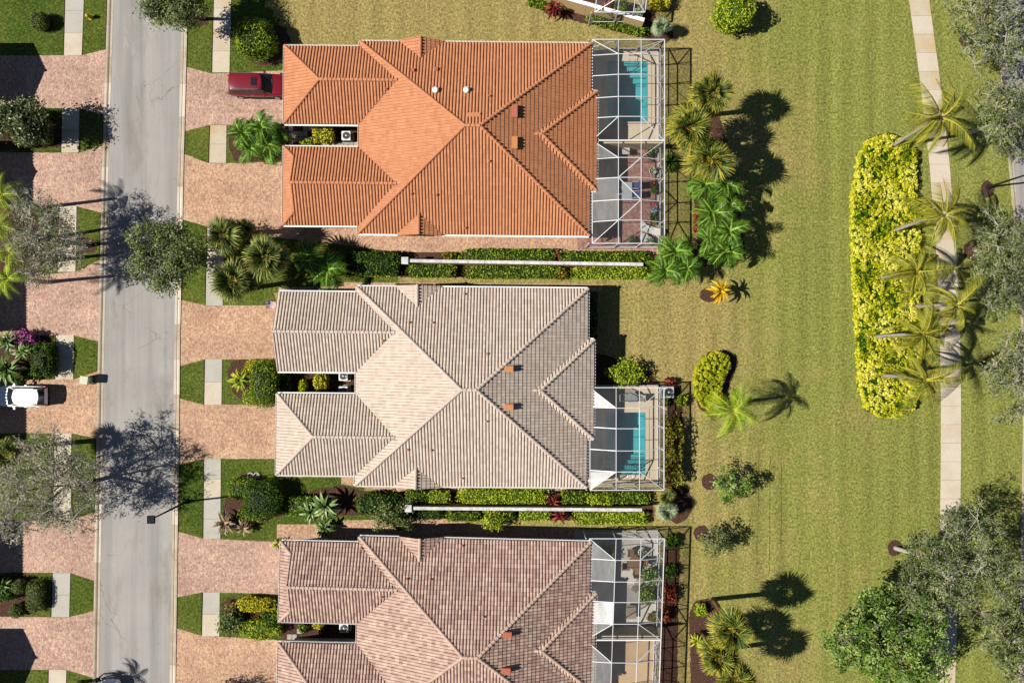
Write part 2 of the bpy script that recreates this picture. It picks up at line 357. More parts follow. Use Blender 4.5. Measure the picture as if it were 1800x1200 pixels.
M['dry'] = LM('dry brown fronds', (82, 62, 44), (128, 102, 76), (168, 142, 112), (204, 186, 160), trans=0.1)
M['bark'] = simple('grey bark', S(150, 142, 130), 0.9, 0.15, var=0.3, scale=9)
M['barkpale'] = simple('pale grey bark', S(186, 180, 166), 0.9, 0.15, var=0.25, scale=9)
M['palmtrunk'] = simple('palm trunk bark', S(176, 168, 156), 0.9, 0.15, var=0.25, scale=7)
M['boots'] = simple('fibrous palm trunk', S(120, 98, 74), 0.95, 0.1, var=0.35, scale=8)
# ------------------------------------------------------------------ ground, roads, paths
POOLS = [(8.35, 11.95, 19.25, 24.6), (8.15, 11.75, -11.7, -6.2)]     # x0,x1,y0,y1 of the two basins
def struct(o): o['kind'] = 'structure'; return o
def sheet(name, polys, mat, z, parent=None):
    mb = MB()
    for p in polys:
        A = sum(p[i][0] * p[(i + 1) % len(p)][1] - p[(i + 1) % len(p)][0] * p[i][1] for i in range(len(p)))
        if A < 0: p = p[::-1]
        mb.add([(x, y, z) for x, y in p], [tuple(range(len(p)))])
    return mb.build(name, mat, parent)
def gp(*pts): return [G(*p) for p in pts]
def rect(x0, x1, y0, y1): return [(x0, y0), (x1, y0), (x1, y1), (x0, y1)]
BIG = 400
(ax0, ax1, ay0, ay1), (bx0, bx1, by0, by1) = POOLS
struct(sheet('ground', [rect(-BIG, bx0, -BIG, BIG), rect(ax1, BIG, -BIG, BIG), rect(bx0, ax1, ay1, BIG), rect(bx0, ax1, by1, ay0), rect(bx0, ax1, -BIG, by0),
                        rect(bx0, ax0, ay0, ay1), rect(bx1, ax1, by0, by1)], M['lawn'], 0.0))

def interp(pl, y):
    for (ya, xa), (yb, xb) in zip(pl[:-1], pl[1:]):
        if ya <= y <= yb: return xa + (xb - xa) * (y - ya) / (yb - ya)
    return pl[-1][1] if y > pl[-1][0] else pl[0][1]
LO = [(-700, 214), (0, 189.5), (300, 180), (600, 173), (900, 168), (1200, 163), (1900, 150)]   # outer kerb edge, west
RO = [(-700, 352), (0, 331), (300, 323), (600, 317), (900, 313.5), (1200, 309), (1900, 296)]  # outer kerb edge, east
ys = list(range(-700, 1901, 50))
def strip(fa, fb, name, mat, z, ys=ys):
    mb = MB(); V = []; F = []
    for y in ys: V += [(*G(fa(y), y), z), (*G(fb(y), y), z)]
    for i in range(len(ys) - 1): F.append((2 * i, 2 * i + 2, 2 * i + 3, 2 * i + 1))
    mb.add(V, F); return mb.build(name, mat)
struct(strip(lambda y: interp(LO, y) + 4, lambda y: interp(RO, y) - 4, 'street', M['asphalt'], 0.008))
# rolled kerbs cast in sections: gutter pan, flow line, raised edge
for side, pl, sgn in (('kerb_west', LO, 1), ('kerb_east', RO, -1)):
    kroot = struct(empty(side))
    y = -120; i = 0; rr = random.Random(3 if sgn > 0 else 4)
    while y < 1320:
        L = rr.choice([58, 60, 62, 44]); y2 = y + L - 0.35
        mb = MB(); sec = [(0.0, 0.0), (0.0, 0.075), (3.4, 0.07), (5.2, 0.028), (6.0, 0.014), (10.6, 0.022), (10.6, 0.0)]
        V = []
        for yy in (y, y2):
            x0 = interp(pl, yy)
            for d, z in sec: V.append((*G(x0 + sgn * d, yy), z))
        n = len(sec); F = [tuple(range(n)), tuple(range(2 * n - 1, n - 1, -1))]
        for k in range(n - 1): F.append((k, n + k, n + k + 1, k + 1))
        mb.add(V, F)
        mb.build('kerb_section', M['kerb2'] if rr.random() < 0.25 else M['kerb'], kroot)
        y += L; i += 1
    mb = MB(); V = []; F = []
    yy = list(range(-120, 1321, 60))
    for q in yy:
        x0 = interp(pl, q); V += [(*G(x0 + sgn * 5.3, q), 0.031), (*G(x0 + sgn * 6.4, q), 0.0185)]
    for k in range(len(yy) - 1): F.append((2 * k, 2 * k + 2, 2 * k + 3, 2 * k + 1))
    mb.add(V, F); mb.build('flow_line', M['gutter_line'], kroot)

def ragged(p, amp, seed, step=0.35):
    rr = random.Random(seed); out = []
    for i in range(len(p)):
        a, b = p[i], p[(i + 1) % len(p)]; L = math.hypot(b[0] - a[0], b[1] - a[1]); n = max(1, int(L / step))
        for k in range(n):
            t = k / n; nx, ny = -(b[1] - a[1]) / L, (b[0] - a[0]) / L; j = rr.uniform(-amp, amp) if k else 0
            out.append((a[0] + (b[0] - a[0]) * t + nx * j, a[1] + (b[1] - a[1]) * t + ny * j))
    return out
NDRIVE = [0]
def drive(poly):
    NDRIVE[0] += 1; k = NDRIVE[0]
    return struct(sheet('driveway', [ragged(gp(*poly), 0.025, k)], M['paver'] if k in (2, 3, 4, 6, 10) else M['paver_pink'], 0.02))
r = lambda y: interp(RO, y); l = lambda y: interp(LO, y)
drive([(r(118), 118), (373, 130), (520, 124), (520, 217), (369, 220), (r(231), 231)])
drive([(r(271), 271), (369, 288), (520, 285), (520, 400), (363, 398), (r(386), 386)])
drive([(r(527), 527), (362, 537), (510, 537), (510, 631), (360, 631), (r(643), 643)])
drive([(r(700), 700), (359, 711), (510, 711), (510, 806), (359, 806), (r(816), 816)])
drive([(r(934), 934), (357, 946), (510, 953), (510, 1044), (356, 1040), (r(1049), 1049)])
drive([(r(1104), 1104), (355, 1116), (510, 1126), (510, 1230), (354, 1230), (r(1240), 1240)])
drive([(l(87), 87), (143, 98), (-160, 98), (-160, 190), (139, 190), (l(202), 202)])
drive([(l(257), 257), (138, 269), (-160, 267), (-160, 362), (135, 362), (l(374), 374)])
drive([(l(456), 456), (133, 478), (48, 485), (-160, 485), (-160, 588), (130, 589), (l(600), 600)])
drive([(l(652), 652), (129, 667), (-160, 667), (-160, 761), (126, 761), (l(770), 770)])
drive([(l(900), 900), (125, 913), (-160, 918), (-160, 1004), (124, 1006), (l(1020), 1020)])
drive([(l(1073), 1073), (122, 1084), (-160, 1083), (-160, 1176), (117, 1176), (l(1190), 1190)])

# front turf panels (greener than the common)
def turf(*polys): return [gp(*p) for p in polys]
east = [[(r(-60), -60), (r(118), 118), (373, 130), (500, 124), (502, 84), (512, 72), (500, 62), (505, 50), (490, 44), (494, 34), (478, 30), (482, 18), (465, 14), (470, -60)],
        [(r(231), 231), (369, 220), (500, 217), (500, 285), (369, 288), (r(271), 271)],
        [(r(386), 386), (363, 398), (700, 400), (700, 500), (480, 515), (489, 537), (362, 537), (r(527), 527)],
        [(r(643), 643), (360, 631), (500, 631), (500, 711), (359, 711), (r(700), 700)],
        [(r(816), 816), (359, 806), (500, 806), (500, 838), (640, 838), (640, 870), (760, 870), (760, 930), (487, 940), (487, 952), (357, 946), (r(934), 934)],
        [(r(1049), 1049), (356, 1040), (500, 1043), (500, 1125), (355, 1116), (r(1104), 1104)]]
west = [[(l(-60), -60), (l(87), 87), (143, 98), (-160, 98), (-160, -60)],
        [(l(202), 202), (139, 190), (-160, 190), (-160, 267), (138, 269), (l(257), 257)],
        [(l(374), 374), (135, 362), (-160, 362), (-160, 485), (48, 485), (133, 478), (l(456), 456)],
        [(l(600), 600), (130, 589), (-160, 588), (-160, 667), (129, 667), (l(652), 652)],
        [(l(770), 770), (126, 761), (-160, 761), (-160, 918), (125, 913), (l(900), 900)],
        [(l(1020), 1020), (124, 1006), (-160, 1004), (-160, 1083), (122, 1084), (l(1073), 1073)],
        [(l(1190), 1190), (117, 1176), (-160, 1176), (-160, 1320), (l(1320), 1320)]]
for i, p in enumerate(east + west): struct(sheet('front_lawn', [ragged(gp(*p), 0.05, 50 + i)], M['turf'], 0.006))

# sidewalks laid in slabs, with a dark edging gap beside them
SLAB = {}
def slab(parent, quad, mat, z0, z1):
    key = None
    mb = MB(); mb.prism(quad, z0, z1); o = mb.build('slab', mat, parent); return o
def walk(name, xl, xr, y0, y1, step, mats, seed, soil=True):
    """xl, xr: functions of photo row giving the two edges"""
    root = struct(empty(name)); rr = random.Random(seed)
    n = max(1, round((y1 - y0) / step)); st = (y1 - y0) / n
    for i in range(n):
        a = y0 + i * st + 0.2; b = y0 + (i + 1) * st - 0.2
        slab(root, gp((xl(a), a), (xr(a), a), (xr(b), b), (xl(b), b)), rr.choice(mats), 0.0, 0.045 + rr.uniform(-0.004, 0.004))
    if soil: sheet('edging_gap', [gp((xl(y0) - 2.2, y0 + 1), (xl(y0) - 0.1, y0 + 1), (xl(y1) - 0.1, y1 - 1), (xl(y1) - 2.2, y1 - 1))], M['soil'], 0.013, root)
    return root
ex = lambda a, b, y0, y1: (lambda y: a + (b - a) * (y - y0) / (y1 - y0))
Wm = [M['walk'], M['walk2'], M['walk']]; Wg = [M['walk3'], M['walk3'], M['walk']]
for i, (x0a, x1a, x0b, x1b, y0, y1, ms) in enumerate([
        (378, 408, 373.5, 403.5, -60, 128, Wm), (370, 398.5, 368, 397.5, 220.5, 287, Wm), (365, 394, 362, 391.5, 399, 537, Wg),
        (361, 390.5, 359.5, 389.5, 631, 711, Wg), (359.5, 388.5, 358, 387.5, 806, 946.5, Wg), (357.5, 386.5, 355.5, 385.5, 1040, 1117, Wg),
        (117, 150, 113, 144, -60, 98, Wg), (110, 139.5, 108.5, 138.5, 190, 268.5, Wm), (105, 135, 102, 133, 362, 478, Wm),
        (99, 130, 97.5, 129, 588.5, 667, Wg), (96.5, 126, 94, 125, 761, 914, Wm), (93.5, 124, 91, 122, 1006, 1083.5, Wg), (86.5, 117, 84, 114, 1176, 1300, Wm)]):
    walk('sidewalk', ex(x0a, x0b, y0, y1), ex(x1a, x1b, y0, y1), y0, y1, 38, ms, i + 10)
SWL = [(-200, 1572), (0, 1598), (140, 1617), (290, 1634), (430, 1645), (560, 1652), (700, 1654), (800, 1654), (950, 1652), (1100, 1647), (1300, 1640)]
walk('sidewalk', lambda y: interp(SWL, y), lambda y: interp(SWL, y) + 35, -200, 1300, 32.5, [M['walk'], M['walk'], M['walk2']], 99, soil=False)
# the far street on the east edge
ER = [(-700, 1690), (0, 1746), (150, 1760), (310, 1775), (420, 1785), (530, 1794), (750, 1798), (950, 1795), (1200, 1789), (1900, 1770)]
struct(strip(lambda y: interp(ER, y) + 6, lambda y: interp(ER, y) + 150, 'street', M['asphalt'], 0.008))
kroot = struct(empty('kerb_far_street')); y = -150
while y < 1350:
    V = []; sec = [(0, 0), (0, 0.09), (3.5, 0.085), (5.5, 0.03), (9, 0.02), (9, 0)]
    for yy in (y, y + 59.6):
        for d, z in sec: V.append((*G(interp(ER, yy) + d, yy), z))
    n = len(sec); F = [tuple(range(n)), tuple(range(2 * n - 1, n - 1, -1))] + [(k, n + k, n + k + 1, k + 1) for k in range(n - 1)]
    MB().add(V, F).build('kerb_section', M['kerb'], kroot); y += 60
# soil line along the turf beside the west kerb
for y0, y1 in ((-60, 85), (206, 254), (378, 452), (604, 650), (774, 896), (1024, 1070)):
    struct(sheet('edging_gap', [gp((l(y0) - 2, y0), (l(y0) - 0.1, y0), (l(y1) - 0.1, y1), (l(y1) - 2, y1))], M['soil'], 0.013))
# paved side paths
struct(sheet('side_path', [gp((430, 400), (1160, 405), (1160, 447), (980, 445), (700, 443), (560, 425), (430, 412))], M['paver'], 0.017))
struct(sheet('side_path', [gp((490, 505), (605, 503), (605, 496), (1060, 500), (1060, 512), (490, 520))], M['paver'], 0.017))
struct(sheet('side_path', [gp((600, 838), (640, 838), (700, 852), (1000, 856), (1000, 862), (690, 864), (600, 850))], M['paver'], 0.017))
struct(sheet('side_path', [gp((487, 921), (603, 921), (603, 914), (775, 910), (850, 923), (1010, 927), (1060, 935), (1060, 965), (487, 960))], M['paver'], 0.017))
# worn wheel tracks across the common
for i, (x, y0, y1) in enumerate(((1334, 792, 905), (1332, 930, 1000), (1354, 800, 1008), (1374, 812, 990))):
    rr = random.Random(i); pts = [(x + rr.uniform(-0.7, 0.7) - (yy - 800) * 0.008, yy) for yy in range(y0, y1, 9)]
    w_ = [rr.uniform(0.15, 0.75) for _ in pts]
    struct(sheet('wheel_track', [gp(*([(a - w, b) for (a, b), w in zip(pts, w_)] + [(a + w, b) for (a, b), w in list(zip(pts, w_))[::-1]]))], M['track'], 0.005))
# ------------------------------------------------------------------ mulch beds
def ring(cx, cy, rx, ry, n=16, seed=0):
    rr = random.Random(seed); return [(cx + rx * math.cos(2 * PI * k / n) * rr.uniform(0.9, 1.1), cy + ry * math.sin(2 * PI * k / n) * rr.uniform(0.9, 1.1)) for k in range(n)]
BEDS = [
    [(404, 222), (440, 218), (497, 216), (497, 283), (412, 284), (402, 255)],
    [(500, 215), (632, 215), (632, 265), (500, 265)],
    [(405, 636), (432, 630), (495, 630), (495, 710), (430, 706), (410, 690), (400, 660)],
    [(490, 650), (628, 650), (628, 700), (490, 700)],
    [(388, 1062), (400, 1050), (490, 1049), (500, 1118), (400, 1112)],
    [(486, 1086), (625, 1086), (625, 1132), (500, 1132)],
    [(405, 846), (425, 832), (455, 833), (480, 850), (500, 870), (500, 905), (470, 915), (440, 930), (400, 932), (392, 900)],
    [(545, 862), (600, 852), (640, 862), (720, 860), (720, 905), (545, 905)],
    [(600, 440), (1160, 444), (1160, 490), (600, 486)], [(715, 860), (1145, 858), (1150, 915), (715, 912)],
    [(1165, 690), (1195, 680), (1200, 740), (1190, 858), (1165, 858)], [(1045, 620), (1130, 640), (1165, 678), (1050, 682)],
    [(1038, 505), (1050, 505), (1050, 595), (1038, 595)],
    [(1180, 200), (1262, 190), (1290, 300), (1310, 440), (1300, 460), (1230, 470), (1222, 380), (1215, 300)],
    [(1150, 440), (1225, 440), (1220, 490), (1150, 490)],
    [(1221, 680), (1225, 640), (1245, 618), (1275, 616), (1295, 630), (1290, 660), (1275, 690), (1275, 730), (1255, 740), (1228, 715)],
    [(1167, 960), (1195, 960), (1190, 1200), (1160, 1200)],
    [(1212, 1075), (1222, 1056), (1245, 1050), (1262, 1062), (1280, 1120), (1290, 1220), (1215, 1220)],
    [(860, -10), (935, 2), (960, 25), (1010, 38), (1080, 55), (1140, 70), (1165, 62), (1150, 20), (990, -20)],
    [(1506, 272), (1526, 243), (1560, 232), (1592, 242), (1606, 270), (1608, 700), (1590, 728), (1550, 735), (1520, 720), (1508, 682), (1505, 600), (1500, 520), (1496, 420), (1497, 335)],
    [(0, 195), (60, 190), (105, 215), (108, 260), (0, 264)], [(0, 592), (75, 588), (97, 600), (97, 662), (0, 664)],
    [(0, 365), (60, 365), (75, 420), (70, 480), (0, 484)], [(0, 1010), (60, 1008), (80, 1030), (80, 1065), (50, 1080), (0, 1082)],
    [(120, 415), (155, 418), (176, 430), (160, 445), (125, 445)],
    ring(81, 44, 15, 13, seed=1), ring(352, 34, 16, 12, seed=2), ring(470, 80, 40, 38, seed=3), ring(1290, 40, 30, 20, seed=4), ring(1246, 518, 17, 13, seed=5),
    ring(1247, 846, 14, 14, seed=6), ring(1233, 937, 14, 15, seed=7), ring(1573, 963, 14, 14, seed=8), ring(1742, 640, 18, 13, seed=9), ring(1736, 333, 12, 15, seed=10),
    ring(1190, 885, 26, 34, seed=11), ring(1160, 60, 24, 18, seed=12), ring(338, 462, 14, 12, seed=13), ring(1700, 72, 14, 12, seed=15), ring(1715, 440, 22, 20, seed=16)]
for i, p in enumerate(BEDS): struct(sheet('mulch_bed', [ragged(gp(*p), 0.07, 90 + i, 0.25)], M['mulch'], 0.0085 + 0.0002 * i))

# ------------------------------------------------------------------ hip roofs
def clip(poly, A, B, C):
    out = []
    for i in range(len(poly)):
        p = poly[i]; q = poly[(i + 1) % len(poly)]; a = A * p[0] + B * p[1] + C; b = A * q[0] + B * q[1] + C
        if a >= 0: out.append(p)
        if (a >= 0) != (b >= 0): t = a / (a - b); out.append((p[0] + t * (q[0] - p[0]), p[1] + t * (q[1] - p[1])))
    return out
def area(p): return abs(sum(p[i][0] * p[(i + 1) % len(p)][1] - p[(i + 1) % len(p)][0] * p[i][1] for i in range(len(p)))) / 2 if len(p) > 2 else 0
def planes(b):
    P = {}; s = b['s']; z = b['z']
    if 'L' in s: P['L'] = (s['L'], 0, z - s['L'] * b['x0'])
    if 'R' in s: P['R'] = (-s['R'], 0, z + s['R'] * b['x1'])
    if 'B' in s: P['B'] = (0, s['B'], z - s['B'] * b['y0'])
    if 'T' in s: P['T'] = (0, -s['T'], z + s['T'] * b['y1'])
    if b.get('dl') is not None: pass
    return P
def rect_cons(b): return [(1, 0, -b['x0']), (-1, 0, b['x1']), (0, 1, -b['y0']), (0, -1, b['y1'])]
def zb(b, x, y):
    if not (b['x0'] - 1e-6 <= x <= b['x1'] + 1e-6 and b['y0'] - 1e-6 <= y <= b['y1'] + 1e-6): return -1
    return min(p[0] * x + p[1] * y + p[2] for p in b['P'].values())
def facets(blocks):
    res = []
    for bi, b in enumerate(blocks):
        for k, pk in b['P'].items():
            poly = rect(b['x0'], b['x1'], b['y0'], b['y1'])
            for j, pj in b['P'].items():
                if j != k: poly = clip(poly, pj[0] - pk[0], pj[1] - pk[1], pj[2] - pk[2])
            if area(poly) < 1e-3: continue
            pieces = [poly]
            for ci, c in enumerate(blocks):
                if ci == bi: continue
                cons = rect_cons(c) + [(q[0] - pk[0], q[1] - pk[1], q[2] - pk[2] - 1e-5) for q in c['P'].values()]
                new = []
                for pc in pieces:
                    inter = pc
                    for cn in cons:
                        inter = clip(inter, *cn)
                        if len(inter) < 3: break
                    if area(inter) < 1e-3: new.append(pc); continue
                    rem = pc
                    for cn in cons:
                        o = clip(rem, -cn[0], -cn[1], -cn[2])
                        if area(o) > 1e-3: new.append(o)
                        rem = clip(rem, *cn)
                        if area(rem) < 1e-3: break
                pieces = new
            for pc in pieces: res.append((bi, k, pc))
    return res
TW = 0.262; TE = 0.375
PF = np.array([0, 0.05, 0.2, 0.5, 0.62, 0.7]); PZ = np.array([0.0, 0.062, 0.09, 0.086, 0.006, -0.012])
def tile_facet(bm_all, b, k, poly, rng):
    a, bb, c = b['P'][k]; g = math.hypot(a, bb); up = np.array([a, bb]) / g; u = np.array([-up[1], up[0]])
    pz = np.array(poly); pu = pz @ u; pv = pz @ up
    v0 = {'L': b['x0'], 'R': -b['x1'], 'B': b['y0'], 'T': -b['y1']}[k]          # eave line
    exp = TE / math.sqrt(1 + g * g)
    c0 = math.floor(pu.min() / TW) - 1; c1 = math.ceil(pu.max() / TW) + 1
    r0 = math.floor((pv.min() - v0) / exp) - 1; r1 = math.ceil((pv.max() - v0) / exp) + 1
    cols = np.arange(c0, c1)
    uu = (cols[:, None] + PF[None, :]).ravel() * TW; uz = np.tile(PZ, len(cols))
    uu = np.append(uu, c1 * TW); uz = np.append(uz, 0.0); nu = len(uu)
    rows = []; rz = []
    for r_ in range(r0, r1):
        rows += [v0 + r_ * exp, v0 + (r_ + 1) * exp]; rz += [0.045, 0.008]
    rows = np.array(rows); rz = np.array(rz); nv = len(rows)
    X = uu[None, :] * u[0] + rows[:, None] * up[0]; Y = uu[None, :] * u[1] + rows[:, None] * up[1]
    sub = 1.0 - 0.0 * rz
    Z = a * X + bb * Y + c + uz[None, :] * sub[:, None] + rz[:, None]
    V = np.stack([X, Y, Z], -1).reshape(-1, 3)
    I = np.arange(nv * nu).reshape(nv, nu)
    F = np.stack([I[:-1, :-1], I[:-1, 1:], I[1:, 1:], I[1:, :-1]], -1)           # (nv-1, nu-1, 4)
    tl = rng.rand(nv // 2 + 1, len(cols))
    T = np.empty((nv - 1, nu - 1))
    for i in range(nv - 1): T[i] = np.repeat(tl[(i + (i % 2)) // 2 if i % 2 == 0 else (i + 1) // 2], len(PF))
    # keep only tiles near the polygon
    cx = (X[:-1, :-1] + X[1:, 1:]) / 2; cy = (Y[:-1, :-1] + Y[1:, 1:]) / 2
    keep = np.ones(cx.shape, bool); n = len(poly)
    A = sum(poly[i][0] * poly[(i + 1) % n][1] - poly[(i + 1) % n][0] * poly[i][1] for i in range(n)); s = 1 if A > 0 else -1
    edges = []
    for i in range(n):
        p = np.array(poly[i]); q = np.array(poly[(i + 1) % n]); d = q - p; L = np.hypot(*d)
        if L < 1e-5: continue
        nx, ny = d[1] / L * s, -d[0] / L * s                                     # outward
        keep &= ((cx - p[0]) * nx + (cy - p[1]) * ny) < 0.4
        edges.append((p, nx, ny))
    F = F[keep]; T = T[keep]
    if len(F) == 0: return
    used, inv = np.unique(F.ravel(), return_inverse=True)
    me = mesh_np('tmp', V[used], inv.reshape(-1, 4), tint=T)
    bm = bmesh.new(); bm.from_mesh(me); bpy.data.meshes.remove(me)
    for p, nx, ny in edges:
        # overhang the eave a little, butt at hips and valleys
        off = 0.05 if abs(nx * -up[0] + ny * -up[1]) > 0.999 and abs((p @ up) - v0) < 0.02 else 0.0
        bmesh.ops.bisect_plane(bm, geom=bm.verts[:] + bm.edges[:] + bm.faces[:], dist=1e-5,
                               plane_co=(p[0] + nx * off, p[1] + ny * off, 0), plane_no=(nx, ny, 0), clear_outer=True)
    me2 = bpy.data.meshes.new('tmp2'); bm.to_mesh(me2); bm.free()
    bm_all.from_mesh(me2); bpy.data.meshes.remove(me2)
def roof_z(blocks, x, y): return max(zb(b, x, y) for b in blocks)
def ridge_lines(blocks):
    """hip and ridge segments that stay on top of the roof"""
    segs = []
    for b in blocks:
        ks = list(b['P'])
        for i in range(len(ks)):
            for j in range(i + 1, len(ks)):
                p, q = b['P'][ks[i]], b['P'][ks[j]]
                A, B, C = p[0] - q[0], p[1] - q[1], p[2] - q[2]
                L = math.hypot(A, B)
                if L < 1e-9: continue
                pt = (-A * C / L / L, -B * C / L / L); d = (-B / L, A / L)
                run = []; best = []
                for t in np.arange(-40, 40, 0.02):
                    x, y = pt[0] + d[0] * t, pt[1] + d[1] * t
                    z = p[0] * x + p[1] * y + p[2]
                    ok = b['x0'] - 0.01 <= x <= b['x1'] + 0.01 and b['y0'] - 0.01 <= y <= b['y1'] + 0.01 and \
                        abs(min(w[0] * x + w[1] * y + w[2] for w in b['P'].values()) - z) < 1e-3 and roof_z(blocks, min(max(x, b['x0']), b['x1']), min(max(y, b['y0']), b['y1'])) < z + 0.02
                    if ok: run.append((x, y, z))
                    else:
                        if len(run) > len(best): best = run
                        run = []
                if len(run) > len(best): best = run
                if len(best) > 15:
                    a_, b_ = Vector(best[0]), Vector(best[-1])
                    if a_.z > b_.z: a_, b_ = b_, a_
                    segs.append((a_, b_))
    return segs
def ridge_caps(mb, a, b, rng):
    d = b - a; L = d.length; n = max(1, round(L / 0.36)); d.normalize()
    side = d.cross(Vector((0, 0, 1))).normalized(); up = side.cross(d)
    for i in range(n):
        p = a + d * (L * i / n); q = a + d * (L * (i + 1) / n + 0.05); V = []
        for c, rad, lift in ((p, 0.145, 0.075), (q, 0.115, 0.045)):
            for k in range(6):
                t = PI * k / 5; V.append(c + side * (math.cos(t) * rad) + up * (math.sin(t) * rad * 0.85 + lift) )
        F = [(k, k + 6, k + 7, k + 1) for k in range(5)] + [(0, 1, 2, 3, 4, 5), (11, 10, 9, 8, 7, 6)]
        mb.add(V, F, rng.rand())
def eave_edges(blocks):
    """outer eave runs: (block, side, list of (p,q))"""
    res = []
    for b in blocks:
        for k in 'LRTB':
            if k not in b['P']: continue
            if k in 'LR':
                x = b['x0'] if k == 'L' else b['x1']; e = -0.03 if k == 'L' else 0.03
                f = lambda t: (x + e, t); lo, hi = b['y0'], b['y1']
            else:
                y = b['y0'] if k == 'B' else b['y1']; e = -0.03 if k == 'B' else 0.03
                f = lambda t: (t, y + e); lo, hi = b['x0'], b['x1']
            run = []
            for t in np.arange(lo, hi + 0.001, 0.05):
                x_, y_ = f(t)
                out = all(zb(o, x_, y_) < 0 for o in blocks if o is not b)
                if out: run.append(t)
                if (not out or t + 0.05 > hi + 0.001) and run:
                    if run[-1] - run[0] > 0.3: res.append((k, f(run[0]), f(run[-1])))
                    run = []
    return res

EAVE = 3.0
def make_house(name, label, cx, cy, rot, mats, half_d, wings, left_x=-16.3, flip=False, cheap=False, bump=True, seed=1, ridge_mat=None, walls=None):
    """main hip block with two street wings; wings: (y0, y1, type) with type hip, gable or dutch"""
    rng = np.random.RandomState(seed); wallm = walls or M['stucco']
    root = empty(name, (cx, cy, 0), rot)
    HW = 9.72; rise = 4.0; run = HW - 0.6
    px_, py_ = rise / run, rise / half_d
    B = [dict(x0=-HW, x1=HW, y0=-half_d, y1=half_d, z=EAVE, s=dict(L=px_, R=px_, T=py_, B=py_))]
    gables = []
    for y0, y1, ty in wings:
        p = 0.45
        if ty == 'hip': B.append(dict(x0=left_x, x1=-4.0, y0=y0, y1=y1, z=EAVE, s=dict(L=p, T=p, B=p)))
        elif ty == 'gable':
            B.append(dict(x0=left_x, x1=-4.0, y0=y0, y1=y1, z=EAVE, s=dict(T=p, B=p))); gables.append((left_x + 0.3, y0, y1, EAVE, EAVE + p * (y1 - y0) / 2))
        else:
            d = 0.95
            B.append(dict(x0=left_x, x1=left_x + d, y0=y0, y1=y1, z=EAVE, s=dict(L=p, T=p, B=p)))
            B.append(dict(x0=left_x + d, x1=-4.0, y0=y0, y1=y1, z=EAVE, s=dict(T=p, B=p)))
            gables.append((left_x + d + 0.06, y0 + d, y1 - d, EAVE + p * d - 0.2, EAVE + p * (y1 - y0) / 2))
    if bump: B.append(dict(x0=4.4, x1=HW + 0.55, y0=-4.25, y1=4.05, z=EAVE, s=dict(R=px_, T=py_, B=py_)))
    for sy in ((1, -1) if not cheap else ()):
        y0, y1 = (half_d - 3, half_d + 0.15) if sy > 0 else (-half_d - 0.15, -half_d + 3)
        B.append(dict(x0=-6.4, x1=-2.7, y0=y0, y1=y1, z=EAVE + 0.02, s=dict(L=0.42, R=0.42), small=True))
    for b in B: b['P'] = planes(b)
    # walls, one box per block, under the eaves
    wall = MB()
    for i, b in enumerate(B):
        if b.get('small'): continue
        ins = 0.62
        wall.box(b['x0'] + ins, b['x1'] - (ins if b['x1'] > 0 else 0), b['y0'] + ins + 0.004 * i, b['y1'] - ins - 0.004 * i, 0.0, EAVE - 0.12 - 0.003 * i)
    for gx, y0, y1, z0, z1 in gables:
        ym = (y0 + y1) / 2
        wall.add([(gx, y0, z0), (gx, y1, z0), (gx, ym, z1), (gx + 0.12, y0, z0), (gx + 0.12, y1, z0), (gx + 0.12, ym, z1)], [(0, 2, 1), (3, 4, 5), (0, 1, 4, 3), (1, 2, 5, 4), (2, 0, 3, 5)])
    wall.build('wall', wallm, root)
    FC = facets(B)
    deck = MB()
    for bi, k, poly in FC:
        a, b2, c = B[bi]['P'][k]; A = sum(poly[i][0] * poly[(i + 1) % len(poly)][1] - poly[(i + 1) % len(poly)][0] * poly[i][1] for i in range(len(poly)))
        if A < 0: poly = poly[::-1]
        deck.add([(x, y, a * x + b2 * y + c - 0.02) for x, y in poly], [tuple(range(len(poly)))])
    for i, b in enumerate(B):
        if b.get('small'): 
            xm = (b['x0'] + b['x1']) / 2; zt = b['z'] + (xm - b['x0']) * 0.42 - 0.05
            yy = b['y1'] - 0.12 if b['y1'] > 0 else b['y0'] + 0.12
            deck.add([(b['x0'] + 0.1, yy, EAVE - 0.1), (b['x1'] - 0.1, yy, EAVE - 0.1), (xm, yy, zt)], [(0, 1, 2)])
        else: deck.box(b['x0'] + 0.02, b['x1'] - 0.02, b['y0'] + 0.02, b['y1'] - 0.02, EAVE - 0.16 - 0.003 * i, EAVE - 0.03 - 0.003 * i)
    roof = deck.build('roof', M['under'], root)
    bm = bmesh.new()
    for bi, k, poly in FC: tile_facet(bm, B[bi], k, poly, rng)
    me = bpy.data.meshes.new('roof_tiles'); bm.to_mesh(me); bm.free(); me.materials.append(mats[0])
    ro = link(bpy.data.objects.new('roof_tiles', me), roof); ro['kind'] = 'stuff'
    rm = MB()
    for a, b2 in ridge_lines(B): ridge_caps(rm, a, b2, rng)
    rc = rm.build('ridge_tiles', mats[1], roof); rc['kind'] = 'stuff'
    if not cheap:
        for k, p, q in eave_edges(B):
            o = {'L': (-0.07, 0), 'R': (0.07, 0), 'T': (0, 0.07), 'B': (0, -0.07)}[k]
            g = MB()
            g.bar((p[0] + o[0] * 1.5, p[1] + o[1] * 1.5, EAVE - 0.1), (q[0] + o[0] * 1.5, q[1] + o[1] * 1.5, EAVE - 0.1), 0.02, 0.13)
            g.bar((p[0] + o[0], p[1] + o[1], EAVE - 0.155), (q[0] + o[0], q[1] + o[1], EAVE - 0.155), 0.13, 0.02)
            g.build('gutter', M['white'], root)
